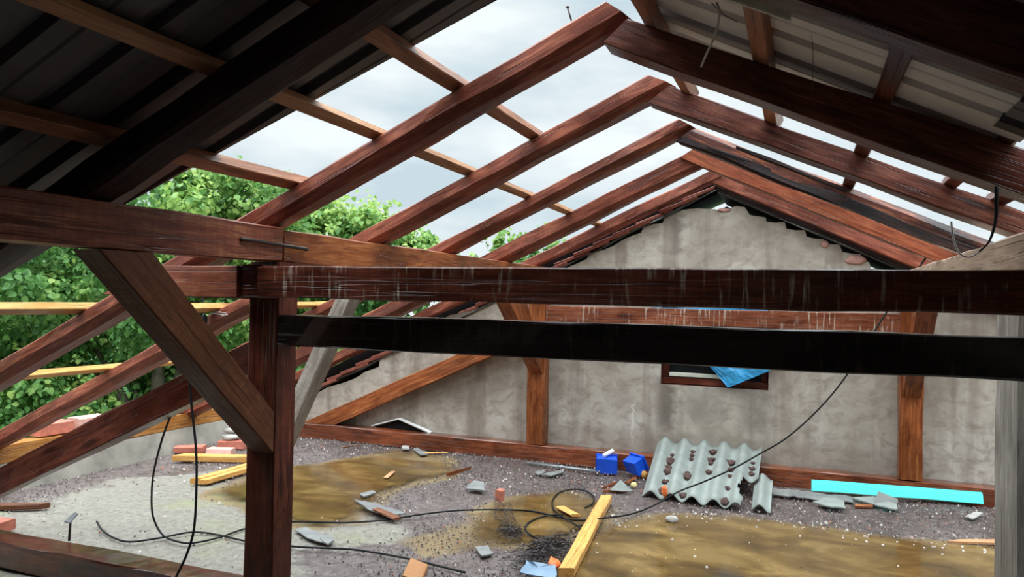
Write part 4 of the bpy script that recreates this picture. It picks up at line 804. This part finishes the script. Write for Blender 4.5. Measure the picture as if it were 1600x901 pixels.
net([(-1.629, 3.982, 0.020), (-1.443, 3.876, 0.020), (-1.625, 4.268, 0.030), (-1.751, 4.285, 0.050)], 7, 'torn piece of dark wire netting hanging in front of the upright brick piece')
mesh_heap('wire_mesh', (-1.469, 3.864, 0.000), (0.080, 0.037, 0.000), (0.067, -0.126, 0.000), 160, .05, .0013, 'small dark tangle at the lower end of the wire netting', .03)

def grit(count, label, seed, fn, smin, smax, white, name='grit'):
    rnd = random.Random(seed); V, F, T = [], [], []; n = 0; tries = 0
    while n < count and tries < count * 40:
        tries += 1; x, y = rnd.uniform(-4.7, 1.35), rnd.uniform(2.6, 5.64)
        if rnd.random() > fn(x, y): continue
        s = smin + (smax - smin) * rnd.random() ** 3; a = rnd.random() * 6.28; q = len(V); z = .004 + .015 * sm(5.15, 5.6, y)
        k = 5
        for j in range(k):
            b = a + 6.28 * j / k; rr_ = s * rnd.uniform(.6, 1.2); V.append((x + math.cos(b) * rr_, y + math.sin(b) * rr_, z - .004))
        for j in range(k):
            b = a + 6.28 * j / k; rr_ = s * rnd.uniform(.3, .7); V.append((x + math.cos(b) * rr_, y + math.sin(b) * rr_, z + s * rnd.uniform(.25, .8)))
        tone = rnd.uniform(.85, .97) if rnd.random() < white else (1.0 if rnd.random() < .04 else rnd.uniform(0, .75))
        T += [tone] * (2 * k)
        F += [(q + j, q + (j + 1) % k, q + k + (j + 1) % k, q + k + j) for j in range(k)] + [tuple(q + k + j for j in range(k))]; n += 1
    o = mesh_obj(name, V, F, M_GRIT); a = o.data.attributes.new('tone', 'FLOAT', 'POINT'); a.data.foreach_set('value', T)
    return tag(o, label, name, kind='stuff')
def dens(x, y):
    d = 1 - sm(-.15, .1, seg_d(x, y, PALE)); w_ = max(sm(-.1, .06, seg_d(x, y, P)) for P in (PUD1, PUD2)); d *= 1 - .97 * w_; d *= 1 - .6 * sm(-.1, .06, seg_d(x, y, PUD3)); return max(.02 * (1 - w_), d * (.5 + .5 * sm(4.6, 5.5, y)) * (.55 + .9 * noise.noise(Vector((x * 1.7, y * 1.7, 3)))))
grit(15000, 'dark loose grit and crumbs scattered over the floor', 5, dens, .002, .0085, .09)
def dens2(x, y):
    d = max(seg_d(x, y, PUD2), -9); return .9 * math.exp(-((d + .02) / .14) ** 2) + .10 * (d > 0) + .12 * sm(-.3, .3, seg_d(x, y, PALE))
grit(650, 'white plaster crumbs around the puddles', 9, dens2, .003, .014, 1.0, 'plaster_crumbs')

# ------------------------------------------------------------------ trees outside
def tree(label, clumps, base, leaves, size, mat, seed, tx=.10, group='trees beyond the eaves', sprigs=26):
    rnd = random.Random(seed); nr_ = np.random.RandomState(seed)
    t = tag(empty('tree', base), label, 'tree', group)
    tot = sum(r ** 2 for _, r in clumps); V, F, T = [], [], []
    def leaf(p, out, tone, s):
        nrm = (out * .8 + Vector((rnd.gauss(0, .45), rnd.gauss(0, .45), .55 + rnd.gauss(0, .35)))).normalized()
        d = nrm.cross(Vector((rnd.gauss(0, 1), rnd.gauss(0, 1), rnd.gauss(0, .4)))).normalized(); d = (d + Vector((0, 0, -.55))).normalized(); sd = nrm.cross(d).normalized(); nrm = d.cross(sd)
        q = len(V); c = .18 * s
        V.extend([p, p + d * s * .10 + sd * s * .34 + nrm * c * .5, p + d * s * .48 + sd * s * .42 + nrm * c * .5, p + d * s * 1.05 - nrm * c * .4, p + d * s * .48 - sd * s * .42 + nrm * c * .5, p + d * s * .10 - sd * s * .34 + nrm * c * .5, p + d * s * .45])
        F.extend([(q, q + 1, q + 2, q + 6), (q + 6, q + 2, q + 3), (q + 6, q + 3, q + 4), (q, q + 6, q + 4, q + 5)]); T.extend([tone] * 7)
    for (c, r) in clumps:
        c = Vector(c); cl = rnd.uniform(-.22, .22)
        n = int(leaves * r * r / tot)
        subs = [(c + Vector((rnd.gauss(0, .5), rnd.gauss(0, .5), rnd.gauss(0, .5))) * r, r * rnd.uniform(.28, .5), rnd.uniform(-.2, .2)) for _ in range(13)]
        for i in range(n):
            sc, sr, st_ = subs[rnd.randrange(len(subs))]
            o = Vector((rnd.gauss(0, 1), rnd.gauss(0, 1), rnd.gauss(0, 1))).normalized(); rad = sr * (rnd.random() ** .35)
            p = sc + Vector((o.x * rad, o.y * rad, o.z * rad * .75))
            leaf(p, o, min(1, max(0, .48 + cl + st_ + rnd.gauss(0, .15))), size * rnd.uniform(.7, 1.25))
        for k in range(sprigs):
            o = Vector((rnd.gauss(0, 1), rnd.gauss(0, 1), abs(rnd.gauss(0, .8)))).normalized(); p = c + o * r * rnd.uniform(.7, 1.0); d = (o + Vector((0, 0, .4))).normalized()
            for j in range(7):
                p = p + d * size * .5; d = (d + Vector((rnd.gauss(0, .2), rnd.gauss(0, .2), -.03))).normalized()
                leaf(p + Vector((rnd.gauss(0, .3), rnd.gauss(0, .3), rnd.gauss(0, .3))) * size, d, min(1, max(0, .7 + cl + rnd.gauss(0, .15))), size * rnd.uniform(.5, 1.0))
    o = mesh_obj('foliage', V, F, mat, parent=t); 
    a = o.data.attributes.new('tone', 'FLOAT', 'POINT'); a.data.foreach_set('value', T)
    top = Vector(clumps[0][0]); b = Vector(base)
    tube('trunk', [b, b.lerp(top, .4) + Vector((.15, .1, 0)), b.lerp(top, .75), top], tx * 1.8, M_TRUNK, parent=t, r1=tx * .25)
    for (c, r) in clumps[1:7]:
        c = Vector(c); s = b.lerp(top, .45 + .3 * rnd.random())
        tube('branch', [s, s.lerp(c, .5) + Vector((0, 0, .25)), c], tx * .45, M_TRUNK, parent=t, r1=.012, sides=5)
    return t
tree('big leafy linden at left, filling the gaps between the lower rafters', [((-6.535, 6.200, 1.549), .9), ((-8.146, 6.000, 1.313), .9), ((-7.622, 6.300, 1.772), .75), ((-6.408, 6.800, 2.210), .72), ((-6.977, 6.600, 2.125), .66), ((-6.115, 7.000, 2.114), .55), ((-7.704, 6.000, 0.528), .9), ((-6.382, 6.800, 1.429), .8), ((-8.020, 5.800, -0.042), .9), ((-6.956, 6.200, 0.267), .9), ((-6.450, 6.800, 0.609), .8), ((-8.813, 5.600, 0.790), 1.0), ((-8.644, 5.600, 1.800), 1.0), ((-5.925, 7.100, 2.271), .40), ((-6.805, 6.800, 2.560), .32)],
     (-6.520, 6.300, -4.422), 46000, .070, M_LEAF, 11)
tree('lighter linden crown behind the middle left rafters', [((-5.975, 8.600, 1.966), .62), ((-6.204, 8.200, 2.066), .5), ((-5.696, 8.800, 1.979), .5), ((-6.070, 8.500, 2.308), .28), ((-5.573, 9.000, 2.289), .24), ((-5.425, 9.200, 1.916), .42), ((-5.232, 9.600, 1.876), .34), ((-6.348, 8.000, 1.799), .6), ((-6.151, 8.300, 1.218), .7), ((-5.674, 8.800, 1.142), .7), ((-5.208, 9.400, 1.151), .7), ((-5.932, 8.600, 0.439), .8), ((-6.512, 8.000, 0.452), .8), ((-5.438, 8.800, 1.846), .45)],
     (-5.778, 8.800, -4.353), 26000, .080, M_LEAF, 23)
tree('small tree whose leafy tips show above the far left purlin', [((-3.786, 9.500, 1.755), .34), ((-3.867, 9.500, 1.992), .15), ((-3.299, 9.700, 1.827), .25), ((-3.221, 9.900, 2.044), .09), ((-4.409, 9.300, 1.346), .45), ((-3.724, 9.600, 1.450), .4)],
     (-3.826, 9.600, -4.124), 2600, .085, M_LEAF, 31, tx=.05, sprigs=9)
tree('dark tree mass farther off behind the lindens', [((-11.733, 12.000, 0.462), 2.0), ((-13.759, 11.000, -0.097), 2.0), ((-9.598, 13.000, -0.031), 1.9), ((-8.055, 13.500, 0.009), 1.6), ((-14.609, 10.000, 0.430), 2.0), ((-10.796, 12.500, -1.120), 2.0), ((-13.349, 11.500, 1.757), 1.5), ((-14.455, 10.500, 1.707), 1.6), ((-15.345, 9.500, 0.916), 2.2), ((-9.021, 13.500, 1.050), 1.3), ((-13.410, 10.500, -1.799), 2.0)],
     (-11.562, 12.000, -5.316), 16000, .17, M_LEAFB, 47, tx=.2, sprigs=6)
